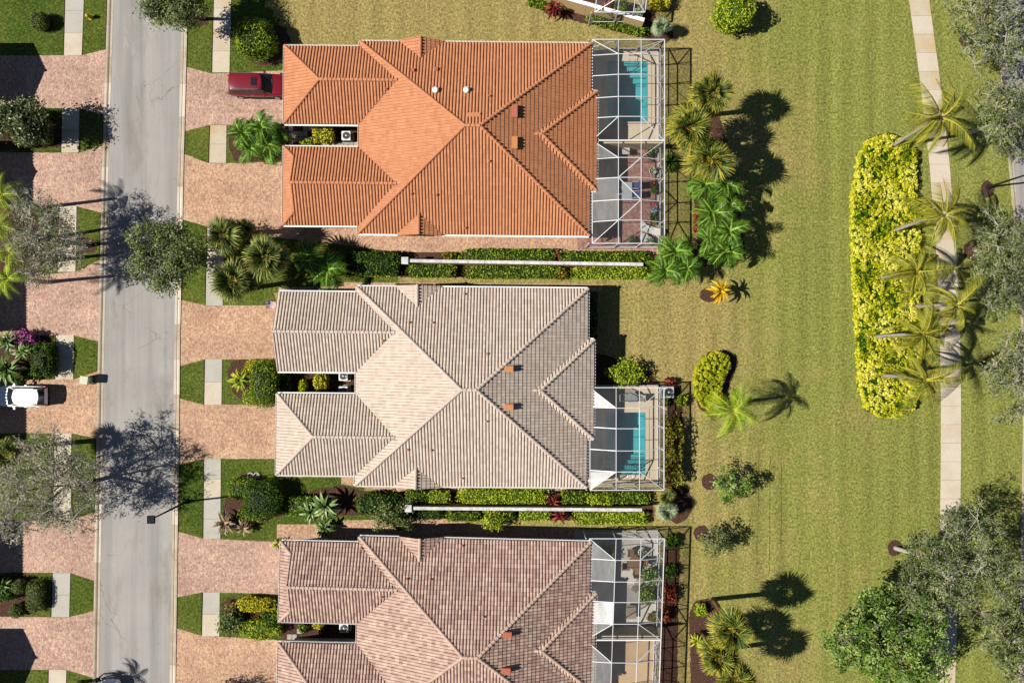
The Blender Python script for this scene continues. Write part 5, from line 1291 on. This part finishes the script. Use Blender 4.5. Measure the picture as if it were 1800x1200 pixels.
# palm leaves (shared meshes, one object per leaf)
def frond_mesh(name, L, rise, droop, nl, ll, lw, mat, seed, hang=0.35, vee=0.25, twist=0.0):
    rng = np.random.RandomState(seed); V = []; F = []; T = []
    def rach(t): return np.array((L * (t - 0.18 * droop * t * t), 0.10 * twist * L * t * t, L * (rise * t - droop * t * t)))
    m = 8
    for i in range(m):
        a, b = rach(i / m), rach((i + 1) / m); w0, w1 = 0.045 * (1 - i / m) + 0.012, 0.045 * (1 - (i + 1) / m) + 0.012; n = len(V)
        V += [a + (0, -w0, 0.012), a + (0, w0, 0.012), b + (0, w1, 0.012), b + (0, -w1, 0.012)]; F.append((n, n + 1, n + 2, n + 3)); T.append(0.97)
    for s in (-1, 1):
        for i in range(nl):
            t = 0.14 + 0.86 * (i + 0.5 * rng.rand()) / nl; p = rach(t); q = rach(min(1, t + 0.03)) - p; q /= np.linalg.norm(q) + 1e-9
            prof = math.sin(PI * min(1, 0.12 + 0.85 * t)) ** 0.6; le = ll * (0.35 + 0.65 * prof) * rng.uniform(0.88, 1.1); fw = 0.45 + 0.75 * t
            d = np.array((q[0] * fw, s * 1.0, vee + q[2] * fw)); d /= np.linalg.norm(d); mid = p + d * le * 0.55; tipp = p + d * le * 0.95 + np.array((0, 0, -hang * le)); ax = np.cross(d, (0, 0, 1)); ax /= np.linalg.norm(ax) + 1e-9
            n = len(V); w = lw * (0.6 + 0.4 * prof)
            V += [p - ax * w * 0.5, p + ax * w * 0.5, mid + ax * w * 0.5, mid - ax * w * 0.5, tipp + ax * w * 0.12, tipp - ax * w * 0.12]
            F += [(n, n + 1, n + 2, n + 3), (n + 3, n + 2, n + 4, n + 5)]; tt = np.clip(rng.normal(0.45, 0.2), 0.02, 0.85); T += [tt, min(0.95, tt + 0.12)]
    me = mesh_np(name, np.array(V), np.array(F), np.array(T)); me.materials.append(mat); return me
def fan_mesh(name, pet, rad, nb, mat, seed, fold=0.25, droop=0.3, dead=0.0):
    rng = np.random.RandomState(seed); V = []; F = []; T = []
    V += [np.array((0, -0.03, 0.0)), np.array((0, 0.03, 0.0)), np.array((pet, 0.02, 0.03)), np.array((pet, -0.02, 0.03))]; F.append((0, 1, 2, 3)); T.append(0.8)
    hub = np.array((pet, 0, 0.03))
    for i in range(nb):
        a = (-1 + 2 * (i + 0.5) / nb) * 1.75 + rng.normal() * 0.03; le = rad * (1 - 0.25 * abs(a) / 2.3) * rng.uniform(0.9, 1.06); d = np.array((math.cos(a), math.sin(a), -0.1 - 0.1 * abs(a) + (fold if i % 2 else 0) * 0.3))
        d /= np.linalg.norm(d); ax = np.array((-math.sin(a), math.cos(a), 0)); w = rad * 0.085
        m1 = hub + d * le * 0.5; m2 = hub + d * le * 0.8 + np.array((0, 0, -droop * 0.12 * le)); tp = hub + d * le * 1.0 + np.array((0, 0, -droop * le * rng.uniform(0.3, 0.9))); n = len(V)
        V += [hub - ax * 0.012, hub + ax * 0.012, m1 + ax * w * 0.5, m1 - ax * w * 0.5, m2 + ax * w * 0.3, m2 - ax * w * 0.3, tp + ax * 0.006, tp - ax * 0.006]
        F += [(n, n + 1, n + 2, n + 3), (n + 3, n + 2, n + 4, n + 5), (n + 5, n + 4, n + 6, n + 7)]; t = np.clip(rng.normal(0.42, 0.18) + dead, 0.02, 0.95); T += [t, min(0.97, t + 0.08), min(0.98, t + 0.25)]
    me = mesh_np(name, np.array(V), np.array(F), np.array(T)); me.materials.append(mat); return me
def strap_mesh(name, L, w, mat, seed, rise=0.9, droop=0.9, seg=5):
    rng = np.random.RandomState(seed); V = []; F = []; T = []
    for i in range(seg + 1):
        t = i / seg; x = L * (t - 0.2 * t * t); z = L * (rise * t - droop * t * t); ww = w * math.sin(PI * (0.18 + 0.8 * t)) ** 0.7 * 0.5
        V += [(x, -ww, z + ww * 0.35), (x, 0, z), (x, ww, z + ww * 0.35)]
    tt = rng.rand() * 0.6
    for i in range(seg):
        a = i * 3; F += [(a, a + 1, a + 4, a + 3), (a + 1, a + 2, a + 5, a + 4)]; T += [tt + 0.06 * i, tt + 0.06 * i + 0.08]
    me = mesh_np(name, np.array(V), np.array(F), np.clip(T, 0.02, 0.97)); me.materials.append(mat); return me
FR = {}
def variants(key, fn, n=5):
    if key not in FR: FR[key] = [fn(i) for i in range(n)]
    return FR[key]
def leaf_ring(root, top, meshes, count, rng, el0, el1, name='frond', golden=True, sc=(0.9, 1.08), start=None, wild=0.12):
    a = rng.uniform(0, 6.28) if start is None else start
    for i in range(count):
        f = i / max(1, count - 1); mi = rng.randint(len(meshes)) if name != 'fan_leaf' else int(np.clip((1 - f) * len(meshes) + rng.normal() * 0.9, 0, len(meshes) - 1))
        o = bpy.data.objects.new(name, meshes[mi]); link(o, root)
        el = el0 + (el1 - el0) * f + rng.normal() * wild * 0.8; az = a + i * 2.39996 + rng.normal() * wild * 1.6; s = rng.uniform(*sc)
        o.location = top; o.rotation_euler = (rng.normal() * 0.15, -el, az); o.scale = (s, s, s)
def palm(kind, label, px, py, h, seed, base=None, R_=None, count=None, mat=None, group=None, name=None, el=None):
    """px,py: crown heart in the photo at height h"""
    rng = np.random.RandomState(seed); tx, ty = G(px, py, h)
    bx, by = gpx(*base) if base else (tx + rng.normal() * 0.15, ty + rng.normal() * 0.15)
    nm = name or {'coco': 'coconut_palm', 'fan': 'fan_palm', 'pinn': 'feather_palm', 'queen': 'queen_palm', 'rosette': 'rosette_plant'}[kind]
    root = empty(nm, (bx, by, 0)); tag(root, label, 'palm' if kind != 'rosette' else 'plant', group); top = Vector((tx - bx, ty - by, h))
    def trunk(r0, r1, m, n=8, sway=0.0):
        pts = []; 
        for i in range(7): t = i / 6; pts.append((top.x * t ** 1.25, top.y * t ** 1.25 + sway * math.sin(PI * t), h * t - 0.05))
        MB().tube(pts, [r0 + (r1 - r0) * (i / 6) ** 0.6 for i in range(7)], n).build('trunk', m, root, smooth=True)
    if kind == 'coco':
        trunk(0.19, 0.12, M['palmtrunk'], sway=0.1)
        Ms = variants('coco', lambda i: frond_mesh('coconut_frond', 3.6, 0.34 + 0.05 * i, 0.72 + 0.12 * i, 44, 0.7, 0.045, M['coco'], 40 + i, hang=1.0, vee=-0.3, twist=(i - 1.2) * 3.2))
        leaf_ring(root, top, Ms, count or 17, rng, -0.3, 0.85, sc=(0.62 * (R_ or 1), 1.08 * (R_ or 1))); MB().lathe(tuple(top), [(0.12, -0.5), (0.17, -0.2), (0.1, 0.15), (0.02, 0.3)], 8).build('crownshaft', M['coco'], root)
    elif kind == 'queen':
        trunk(0.2, 0.13, M['palmtrunk']); Ms = variants('queen', lambda i: frond_mesh('queen_frond', 3.1, 0.5 + 0.06 * i, 0.9 + 0.08 * i, 38, 0.8, 0.03, M['queen'], 60 + i, hang=0.6, vee=0.1, twist=(i - 2) * 0.6))
        leaf_ring(root, top, Ms, count or 15, rng, -0.35, 0.85, sc=(0.85 * (R_ or 1), 1.05 * (R_ or 1)))
    elif kind == 'fan':
        trunk(0.2, 0.22, M['boots'], 9); mm = mat or 'fan'; rad = (R_ or 40) * (1 - h / CAM_H) / 20
        Ms = variants(('fan', mm), lambda i: fan_mesh('fan_leaf', 0.72, 1.08, 24, M[mm], 80 + i, droop=0.2 + 0.12 * i, dead=-0.2 + 0.085 * i))
        s = rad / 1.9; leaf_ring(root, top, Ms, count or 34, rng, -0.5, 1.25, 'fan_leaf', sc=(s * 0.72, s * 1.2), wild=0.28)
    elif kind == 'pinn':
        trunk(0.1, 0.09, M['bark'], 7); rad = (R_ or 34) * (1 - h / CAM_H) / 20; mm = mat or 'pinn'
        Ms = variants(('pinn', mm), lambda i: frond_mesh('feather_frond', 1.0, 0.6 + 0.1 * i, 0.78 + 0.12 * i, 13, 0.36, 0.036, M[mm], 100 + i, hang=0.4, vee=0.15))
        e = el or (-0.15, 0.85); leaf_ring(root, top, Ms, count or 12, rng, e[0], e[1], sc=(rad * 0.85, rad * 1.25), wild=0.2)
    elif kind == 'rosette':
        rad = (R_ or 20) * (1 - h / CAM_H) / 20; mm = mat or 'agave'; MB().lathe((0, 0, 0), [(0.12, 0), (0.1, max(0.1, h * 0.9)), (0.03, h)], 7).build('stem', M['boots'], root)
        Ms = variants(('strap', mm), lambda i: strap_mesh('strap_leaf', 1.0, 0.17, M[mm], 120 + i, rise=0.75 + 0.1 * i, droop=0.8 + 0.12 * i))
        e = el or (-0.2, 0.9); leaf_ring(root, top, Ms, count or 26, rng, e[0], e[1], 'strap_leaf', sc=(rad * 0.85, rad * 1.2))
    return root
# ------------------------------------------------------------------ planting: what grows where
HG = 'clipped hedges'; BG = 'clipped bushes'
hd = lambda label, x0, x1, y0, y1, h, m='hedge', **k: shrub('hedge', label, 'hedge', (x0 + x1) / 2, (y0 + y1) / 2, (x1 - x0) / 2, (y1 - y0) / 2, h, M[m], p=7, group=HG, **{**dict(rough=0.04), **k})
hd('dark green hedge block left of the wall pillar below the orange villa', 598, 702, 443, 484, 1.7, 'hedge_dark')
hd('small lime strip of hedge under the dark hedge block', 608, 690, 474, 486, 0.7, 'hedge_lime')
hd('left half of the hedge row above the garden wall of the orange villa', 806, 978, 438, 461, 1.2)
hd('right half of the hedge row above the garden wall of the orange villa', 984, 1142, 442, 462, 1.2)
hd('short bushy hedge below the wall pillar of the orange villa', 716, 802, 466, 487, 1.1)
hd('left long hedge below the garden wall of the orange villa', 812, 992, 468, 489, 1.1)
hd('right long hedge below the garden wall of the orange villa', 1002, 1146, 470, 490, 1.1, 'hedge_lime')
hd('dark short hedge at the left end of the row under the cream villa', 713, 752, 861, 888, 1.0, 'hedge')
hd('lime short hedge second in the row under the cream villa', 751, 792, 862, 887, 1.0, 'hedge_lime')
hd('long bright hedge above the garden wall of the cream villa', 804, 966, 857, 885, 1.1, 'hedge_lime')
hd('short hedge left of the flowering bush under the pool cage', 986, 1032, 862, 884, 1.0)
hd('hedge right of the flowering bush under the pool cage', 1062, 1143, 864, 885, 1.0)
hd('dark low hedge below the wall pillar of the cream villa', 722, 780, 897, 912, 0.7, 'hedge_dark')
hd('green low hedge left of the yellow bush above the pinkish villa', 782, 845, 899, 915, 0.8)
hd('lime low hedge right of the yellow bush above the pinkish villa', 912, 968, 898, 914, 0.8, 'hedge_lime')
hd('long lime low hedge above the pinkish villa cage', 1008, 1142, 898, 921, 0.8, 'hedge_lime')
hd('narrow dark hedge along the back wall of the cream villa', 1035, 1047, 512, 592, 1.3, 'hedge_dark')
hd('green hedge strip along the foot of the peach garden wall', 1030, 1144, 35, 52, 0.8, 'hedge', rot=-0.24)
hd('green hedge strip at the top edge beside the burgundy plant', 925, 975, 0, 14, 0.8, 'hedge', rot=-0.28)
hd('mixed red and green hedge along the right side of the cream villa cage', 1168, 1197, 735, 855, 1.6, 'redgreen', rough=0.2, open_=True, leaf=0.2)
hd('dark hedge between the agaves and the side wall of the cream villa', 628, 700, 868, 902, 1.4, 'hedge_dark', rough=0.15)
hd('low green hedge left of the agaves under the cream villa', 508, 556, 872, 905, 1.0, 'hedge', rough=0.15)
bl_ = lambda label, px, py, rx, ry, h, m='hedge', **k: shrub('bush', label, 'bush', px, py, rx, ry, h, M[m], group=BG, **k)
bl_('large round green bush above the red car', 448, 68, 38, 36, 2.6, 'hedge', dens=85, p=2.2)
bl_('small olive ball topiary on the lawn at the upper left', 68, 36, 16, 17, 1.4, 'box_olive', leaf=0.09, dens=190, rough=0.03, p=2.1)
bl_('tall dark green clipped dome in front of the cream villa entry', 465, 674, 25, 43, 2.6, 'hedge', p=3.2, leaf=0.11, dens=120, rough=0.03)
bl_('golden bush above the clipped dome of the cream villa', 444, 645, 15, 13, 0.9, 'gold'); bl_('golden bush below the clipped dome of the cream villa', 440, 698, 14, 14, 0.9, 'hedge_lime')
bl_('light green clipped mound at the left of the topiary pair by the lamp', 425, 858, 27, 20, 1.3, 'hedge', leaf=0.11, dens=120, rough=0.05, p=2.8)
bl_('big dark green clipped mound at the right of the topiary pair by the lamp', 462, 878, 36, 34, 2.2, 'hedge_dark', leaf=0.11, dens=130, rough=0.05, p=2.8)
bl_('leafy low shrub under the topiary pair by the lamp', 440, 905, 26, 14, 0.7, 'hedge', rough=0.2, open_=True)
bl_('bright green clipped cube in the orange villa entry court', 569, 237, 18, 13, 1.4, 'gold', p=5, dens=90); bl_('low yellow-green bush by the stepping stones of the orange villa', 539, 254, 15, 9, 0.8, 'hedge_lime')
bl_('small lime cone bush in the cream villa entry court', 533, 679, 8, 12, 1.1, 'kidney', p=2); bl_('yellow-green column bush in the cream villa entry court', 564, 671, 12, 15, 1.6, 'gold', p=3.5); bl_('dark bush at the mouth of the cream villa entry court', 500, 675, 12, 20, 1.2, 'hedge_dark')
bl_('round green bush in the pinkish villa entry court', 535, 1101, 10, 11, 1.2, 'hedge'); bl_('round yellow bush in the pinkish villa entry court', 559, 1097, 11, 8, 1.0, 'gold')
bl_('golden bush at the top of the bed before the pinkish villa', 450, 1062, 36, 12, 1.2, 'gold', rough=0.15); bl_('golden bush at the bottom of the bed before the pinkish villa', 455, 1106, 40, 17, 1.2, 'hedge_lime', rough=0.15)
bl_('dark wispy shrub reaching over the sidewalk before the pinkish villa', 405, 1094, 25, 24, 1.3, 'oak', rough=0.25, open_=True, dens=55, leaf=0.16); bl_('deep green shrub in the middle of the bed before the pinkish villa', 478, 1086, 22, 18, 1.2, 'hedge_dark', open_=True)
bl_('loose yellow-green shrub with small flowers behind the cream villa', 1102, 656, 36, 24, 1.9, 'hedge_lime', rough=0.25, open_=True, dens=85)
bl_('small lime shrub beside the white-framed air conditioner', 1199, 704, 10, 11, 1.0, 'hedge_lime', rough=0.2, open_=True); bl_('low green plant below the air conditioner', 1172, 707, 5, 8, 0.6, 'hedge')
bl_('small burgundy shrub above the air conditioner', 1178, 671, 11, 8, 0.9, 'redleaf', rough=0.2, open_=True)
bl_('loose flowering green bush leaning over the wall under the pool cage', 1055, 877, 26, 13, 1.5, 'hedge_lime', rough=0.25, open_=True)
bl_('yellow-green loose bush standing above the pinkish villa path', 868, 912, 22, 21, 2.0, 'hedge_lime', rough=0.25, open_=True, dens=60); bl_('small olive bush right of the loose yellow-green one', 893, 905, 14, 8, 1.0, 'hedge')
bl_('mottled croton bush under the garden wall of the orange villa', 987, 480, 13, 12, 1.2, 'redgreen', rough=0.2, open_=True)
bl_('grey-green leafy shrub by the wall pillar of the cream villa', 690, 903, 38, 28, 2.4, 'oak', rough=0.25, open_=True, dens=75)
bl_('golden-green round shrub casting a round shadow at the top of the lawn', 1292, 20, 38, 32, 3.4, 'hedge_lime', rough=0.15, dens=70, p=2.1)
bl_('olive clipped bush under the dark tree at the left edge', 44, 240, 24, 17, 1.6, 'box_olive', leaf=0.11, dens=110, p=2.4); bl_('small olive ball beside the sidewalk at the left', 78, 240, 13, 15, 1.1, 'box_olive', leaf=0.1, dens=120); bl_('small olive ball above the other beside the sidewalk', 75, 204, 10, 14, 1.1, 'box_olive', leaf=0.1, dens=120)
bl_('golden-leaved topiary ball, the upper of two at the lower left', 33, 1031, 13, 13, 1.3, 'box_olive', leaf=0.09, dens=170, rough=0.03, p=2.1); bl_('golden-leaved topiary ball, the lower of two at the lower left', 29, 1073, 13, 13, 1.3, 'box_olive', leaf=0.09, dens=170, rough=0.03, p=2.1)
bl_('crescent clipped hedge beside the sidewalk at the lower left', 62, 1048, 16, 30, 1.1, 'box_olive', leaf=0.1, dens=130, rough=0.03, p=3.0); bl_('leafy green plant at the lower left edge', 8, 1040, 17, 18, 1.2, 'hedge_dark', open_=True)
bl_('dark wide shrub beside the shaded sidewalk at the left', 76, 632, 20, 30, 1.7, 'hedge_dark', p=3, rough=0.15); bl_('magenta flowering bush at the left edge', 42, 594, 24, 13, 1.6, 'pink', rough=0.25, open_=True); bl_('yellow-flecked low bush above the white car', 48, 660, 22, 8, 0.7, 'redgreen', open_=True)
bl_('burgundy leafed bush outside the pinkish villa cage', 1178, 1046, 13, 16, 1.2, 'redleaf', rough=0.2, open_=True); bl_('second burgundy bush lower outside the pinkish villa cage', 1170, 1080, 8, 14, 1.0, 'redleaf', rough=0.2, open_=True)
bl_('red-leaved ground cover at the feet of the glossy palms', 1226, 392, 8, 26, 0.5, 'redleaf', open_=True); bl_('bright leafed bush at the foot of the lower fan palms', 1232, 1072, 12, 12, 0.9, 'hedge_lime', open_=True)
bl_('pale lime bush behind the peach garden wall', 1093, 11, 13, 10, 1.3, 'hedge'); bl_('silvery small bush behind the peach garden wall', 1123, 24, 10, 9, 1.0, 'silver'); bl_('red flowering bush behind the peach garden wall', 1068, 6, 10, 8, 1.0, 'redleaf', open_=True); bl_('yellow-leaved shrub at the top edge right of the cage', 1160, 2, 22, 14, 1.5, 'gold', open_=True)
bl_('green shrub right of the lower potted fern inside the pinkish cage', 1138, 1046, 14, 16, 1.3, 'hedge', open_=True); bl_('leafy tree-like shrub in the pinkish cage above the green one', 1142, 1012, 16, 18, 1.6, 'oakgreen', open_=True, dens=45); bl_('loose shrub in the upper left of the pinkish cage', 1068, 972, 16, 16, 1.2, 'oakgreen', open_=True, dens=40)
bl_('dark leafy shrub along the pinkish villa cage shadow', 1182, 952, 11, 14, 1.0, 'hedge_dark', open_=True); bl_('dark shrub further down along the pinkish villa cage', 1180, 1004, 11, 13, 1.0, 'hedge_dark', open_=True)
bl_('dark green shrub under the fan palms beside the orange villa cage', 1180, 285, 12, 18, 0.9, 'hedge_dark', open_=True); bl_('yellow-green shrub at the cage corner by the glossy palms', 1160, 462, 12, 10, 0.9, 'hedge_lime', open_=True)
bl_('small flowering plants beside the wall pillar of the orange villa', 790, 452, 14, 9, 0.8, 'redgreen', open_=True, rough=0.2)
# chartreuse kidney hedge and the golden bed
kb = bed('hedge', 'chartreuse kidney-shaped hedge on the rear lawn', 'hedge', [(1223, 672), (1228, 645), (1240, 628), (1262, 618), (1280, 625), (1284, 645), (1275, 660), (1268, 680), (1270, 715), (1258, 725), (1238, 715), (1226, 695)], 1.1, M['kidney'], 26, 9, 0.12, 21, clump_r=0.1, hv=0.1); kb['group'] = HG
bed('shrub_bed', 'long bed of golden yellow shrubs beside the far sidewalk', 'shrub bed', [(1514, 275), (1528, 247), (1560, 236), (1592, 245), (1611, 265), (1612, 340), (1619, 420), (1617, 520), (1622, 600), (1618, 690), (1608, 717), (1585, 733), (1550, 731), (1527, 716), (1515, 680), (1512, 600), (1507, 520), (1502, 420), (1503, 340)],
    1.0, M['goldbed'], 20, 12, 0.15, 22, clump_r=0.16, hv=0.42)
# street and lawn trees
tree('dark green street tree leaning over the road below the orange villa driveway', (338, 462), (292, 447), 5.0, 72, 60, 1.9, M['oak'], M['bark'], 1, tips=250, per=36, leaf=(0.2, 0.12))
tree('grey-leaved tree on the left verge in front of the feather palms', (150, 432), (80, 420), 5.2, 66, 76, 2.2, M['grey'], M['barkpale'], 2, tips=260, per=19, leaf=(0.27, 0.07), twigs=9, spread=0.28, trunk_r=0.18)
tree('large grey-leaved tree on the left verge below the white car', (148, 850), (84, 856), 5.6, 100, 98, 2.5, M['grey'], M['barkpale'], 3, tips=350, per=20, leaf=(0.27, 0.07), twigs=9, spread=0.3, trunk_r=0.2)
tree('olive green street tree cut off by the top edge beside the road', (352, 34), (308, 6), 5.0, 54, 46, 1.8, M['oak'], M['bark'], 4, tips=230, per=32)
tree('dark glossy tree at the left edge above the olive clipped bush', (72, 232), (36, 212), 3.4, 48, 36, 1.2, M['darkglossy'], M['bark'], 5, tips=110, per=60, leaf=(0.26, 0.13), spread=0.35)
tree('pale sparse tree at the top right corner', (1700, 72), (1742, 42), 6.2, 78, 95, 2.0, M['greyg'], M['barkpale'], 6, tips=170, per=22, leaf=(0.28, 0.1), twigs=7, spread=0.28)
tree('pale sparse tree by the far street beside the tallest coconut palm', (1700, 236), (1778, 205), 6.0, 62, 72, 2.0, M['greyg'], M['barkpale'], 7, tips=170, per=24, leaf=(0.28, 0.1), twigs=6, spread=0.27)
tree('wide grey-green tree at the right edge beside the coconut palms', (1715, 440), (1770, 462), 5.2, 74, 92, 2.0, M['greyg'], M['barkpale'], 8, tips=280, per=30, leaf=(0.3, 0.08), twigs=6, spread=0.27)
tree('sparse tree with pale leaning trunk at the right edge', (1738, 640), (1800, 662), 5.4, 74, 90, 1.8, M['greyg'], M['barkpale'], 9, tips=130, per=18, leaf=(0.3, 0.1), twigs=7, spread=0.28)
tree('large sage tree over the far sidewalk at the lower right', (1574, 963), (1690, 1000), 6.4, 112, 100, 2.2, M['greyg'], M['barkpale'], 10, tips=380, per=34, leaf=(0.22, 0.09), twigs=4, spread=0.28)
tree('fresh green tree at the bottom edge left of the sage one', (1545, 1100), (1572, 1118), 5.4, 112, 98, 2.3, M['oakgreen'], M['bark'], 11, tips=340, per=32, leaf=(0.28, 0.15), twigs=3, spread=0.27)
tree('sage tree in the bottom right corner', (1760, 1120), (1800, 1140), 5.0, 62, 75, 2.0, M['greyg'], M['barkpale'], 12, tips=190, per=30, leaf=(0.28, 0.1), twigs=5, spread=0.27)
tree('tree at the bottom edge whose twig shadow falls on the lowest driveway', (352, 1262), (318, 1290), 4.6, 52, 50, 1.5, M['oak'], M['bark'], 13, tips=80, per=40)
tree('sparse young tree in a mulch circle on the lawn right of the cream villa cage', (1247, 846), (1285, 850), 2.0, 36, 28, 1.1, M['oakgreen'], M['bark'], 14, tips=40, per=30, leaf=(0.2, 0.13), spread=0.22, trunk_r=0.05, group='young trees', name='young_tree')
tree('sparse young tree in a mulch circle above the lower fan palms', (1233, 937), (1260, 948), 1.9, 28, 26, 1.0, M['greyg'], M['bark'], 15, tips=36, per=30, leaf=(0.2, 0.12), spread=0.22, trunk_r=0.05, group='young trees', name='young_tree')
# coconut palms
CG = 'coconut palms along the golden bed'
for i, (px, py, bx, by, lab) in enumerate(((1652, 207, 1564, 260, 'tallest coconut palm at the top end of the golden bed'), (1658, 378, 1565, 408, 'second coconut palm, over the sidewalk by the golden bed'), (1610, 478, 1543, 491, 'third coconut palm, rooted inside the golden bed with pale short trunk'),
        (1680, 537, 1601, 541, 'coconut palm whose crown stands over the sidewalk at mid height'), (1622, 588, 1533, 593, 'coconut palm with long pale trunk in the lower part of the golden bed'), (1624, 668, 1546, 660, 'lowest coconut palm at the bottom end of the golden bed'))):
    palm('coco', lab, px, py, 8.0 if i != 2 else 6.6, 200 + i, base=(bx, by), group=CG, count=18 if i < 2 else 16, R_=1.0 if i == 0 else 0.82)
palm('queen', 'queen palm with arching feather fronds beside the chartreuse hedge', 1288, 722, 6.0, 210, count=17, R_=0.78)
# fan palms
FG = 'fan palms'
for px, py, h, rr_, m, lab in ((1252, 168, 6.4, 46, 'fanyel', 'topmost fan palm of the three beside the orange villa cage'), (1214, 226, 6.4, 48, 'fanyel', 'middle fan palm, nearest to the orange villa cage'), (1246, 282, 5.7, 48, 'fanyel', 'lowest fan palm of the three beside the orange villa cage'),
        (1286, 1104, 6.7, 42, 'fanyel', 'fan palm with the longest trunk shadow at the lower middle'), (1262, 1154, 5.6, 42, 'fanyel', 'fan palm left of the others near the bottom edge'), (1292, 1192, 6.0, 40, 'fanyel', 'fan palm cut off by the bottom edge'),
        (395, 414, 5.0, 40, 'fan', 'fan palm beside the street tree, upper of the pair on the sidewalk'), (470, 452, 5.4, 46, 'fan', 'fan palm nearest to the orange villa wall'), (412, 496, 4.6, 44, 'fan', 'fan palm beside the street tree, lower of the pair on the sidewalk'), (428, 404, 3.6, 26, 'fan', 'small dark fan palm tucked behind the upper one'),
        (1163, 48, 1.7, 19, 'silver', 'small silver fan palm at the end of the peach garden wall'), (1172, 896, 1.7, 22, 'silver', 'silver fan palm at the end of the lower garden wall'), (1172, 873, 1.4, 18, 'fan', 'green fan palm just above the silver one')):
    palm('fan', lab, px, py, h, int(px + py), R_=rr_, mat=m, group=FG, count=32 if h > 2 else 26)
# glossy feather palms
PG = 'glossy feather palms'
for px, py, h, rr_, lab in ((1238, 326, 3.2, 34, 'glossy palm just below the fan palms, left one'), (1274, 326, 3.2, 32, 'glossy palm just below the fan palms, right one'), (1281, 362, 3.3, 30, 'glossy palm second from the top on the right side'), (1250, 378, 3.2, 38, 'glossy palm in the middle of the row, left side'),
        (1280, 408, 3.2, 36, 'glossy palm below the middle on the right side'), (1246, 420, 2.9, 32, 'glossy palm below the middle on the left side'), (1274, 442, 2.8, 38, 'lowest glossy palm with yellow old fronds'),
        (1186, 443, 2.8, 34, 'glossy palm at the corner of the orange villa cage'), (1168, 476, 2.5, 34, 'glossy palm at the end of the long garden wall'), (1207, 472, 2.5, 30, 'glossy palm on the lawn side of the wall end'),
        (545, 452, 2.4, 34, 'bright feather palm beside the dark hedge block, upper one'), (578, 474, 2.3, 36, 'bright feather palm beside the dark hedge block, lower one'),
        (428, 236, 1.9, 32, 'bright palm in the orange villa entry bed, upper left'), (462, 226, 2.0, 32, 'bright palm in the orange villa entry bed, upper right'), (442, 262, 1.8, 30, 'bright palm in the orange villa entry bed, lower left'), (474, 256, 1.8, 30, 'bright palm in the orange villa entry bed, lower right'),
        (500, 242, 1.4, 14, 'small fern-like palm at the mouth of the orange villa court')):
    palm('pinn', lab, px, py, h, int(px * 3 + py), R_=rr_, group=PG, count=14)
for i, (px, py, h) in enumerate(((4, 342, 6.0), (2, 396, 6.2), (18, 446, 6.0), (16, 490, 5.6))):
    palm('queen', ['feather palm at the left edge, topmost of four', 'feather palm at the left edge, second of four', 'feather palm at the left edge, third of four', 'feather palm at the left edge, lowest of four'][i], px, py, h, 300 + i, group='feather palms at the left edge', name='feather_palm', count=12, R_=0.6)
palm('fan', 'fan palm hidden behind the large grey tree at the left', 14, 800, 5.3, 320, R_=34, mat='fan', group=FG, count=26)
palm('queen', 'feather palm below the bottom edge whose shadow reaches the kerb', 96, 1236, 4.2, 330, name='feather_palm', count=12, R_=0.6)
# rosettes and straps
RG = 'rosette plants'
for px, py, h, rr_, m, c, lab in ((574, 888, 0.9, 34, 'agave', 30, 'large pale agave under the cream villa'), (548, 898, 0.8, 28, 'agave', 24, 'agave left of the large pale one'), (572, 926, 0.5, 24, 'agave', 20, 'agave overhanging the paved path of the pinkish villa'), (700, 925, 0.4, 18, 'agave', 16, 'small agave below the grey-green shrub'),
        (425, 667, 0.7, 27, 'lime_strap', 30, 'lime strap-leaved plant in front of the clipped dome'), (1223, 1125, 0.5, 18, 'lime_strap', 24, 'bright lime rosette left of the lower fan palms'),
        (20, 600, 1.0, 28, 'agave', 24, 'cycad-like rosette at the left edge under the magenta bush'), (20, 650, 1.0, 34, 'agave', 30, 'large pale rosette above the white car'), (44, 618, 0.9, 24, 'agave', 20, 'green rosette between the two larger ones at the left edge'),
        (972, 18, 0.8, 24, 'redleaf', 20, 'burgundy strap plant beside the peach garden wall'), (972, 880, 0.8, 20, 'redleaf', 16, 'burgundy rosette above the garden wall of the cream villa'), (984, 904, 0.7, 20, 'redleaf', 16, 'burgundy rosette below the garden wall of the cream villa'), (980, 448, 0.9, 9, 'redleaf', 12, 'small red bromeliad between the two hedge halves'),
        (1266, 512, 1.9, 27, 'ti_yellow', 22, 'bright yellow young palm alone on the lawn'), (1182, 948, 0.6, 13, 'pinn', 14, 'broad-leaved green plant by the pinkish villa cage'), (1178, 1010, 0.6, 12, 'pinn', 14, 'broad-leaved green plant lower by the pinkish villa cage'),
        (398, 918, 0.5, 26, 'dry', 26, 'dry brown clump with pale stalks beside the sidewalk'), (430, 925, 0.3, 22, 'dry', 18, 'low dry fronds under the topiary pair'), (488, 955, 0.6, 14, 'lime_strap', 14, 'small strap plant at the pinkish villa corner'),
        (486, 1076, 0.6, 18, 'lime_strap', 18, 'strap plant between the golden bushes of the pinkish villa'), (404, 1064, 0.4, 12, 'redgreen', 14, 'small yellow plant in the mulch before the pinkish villa'), (10, 1028, 0.8, 20, 'agave', 18, 'leafy rosette at the lower left edge')):
    palm('rosette', lab, px, py, h, int(px + 7 * py), R_=rr_, mat=m, count=c, group=RG)
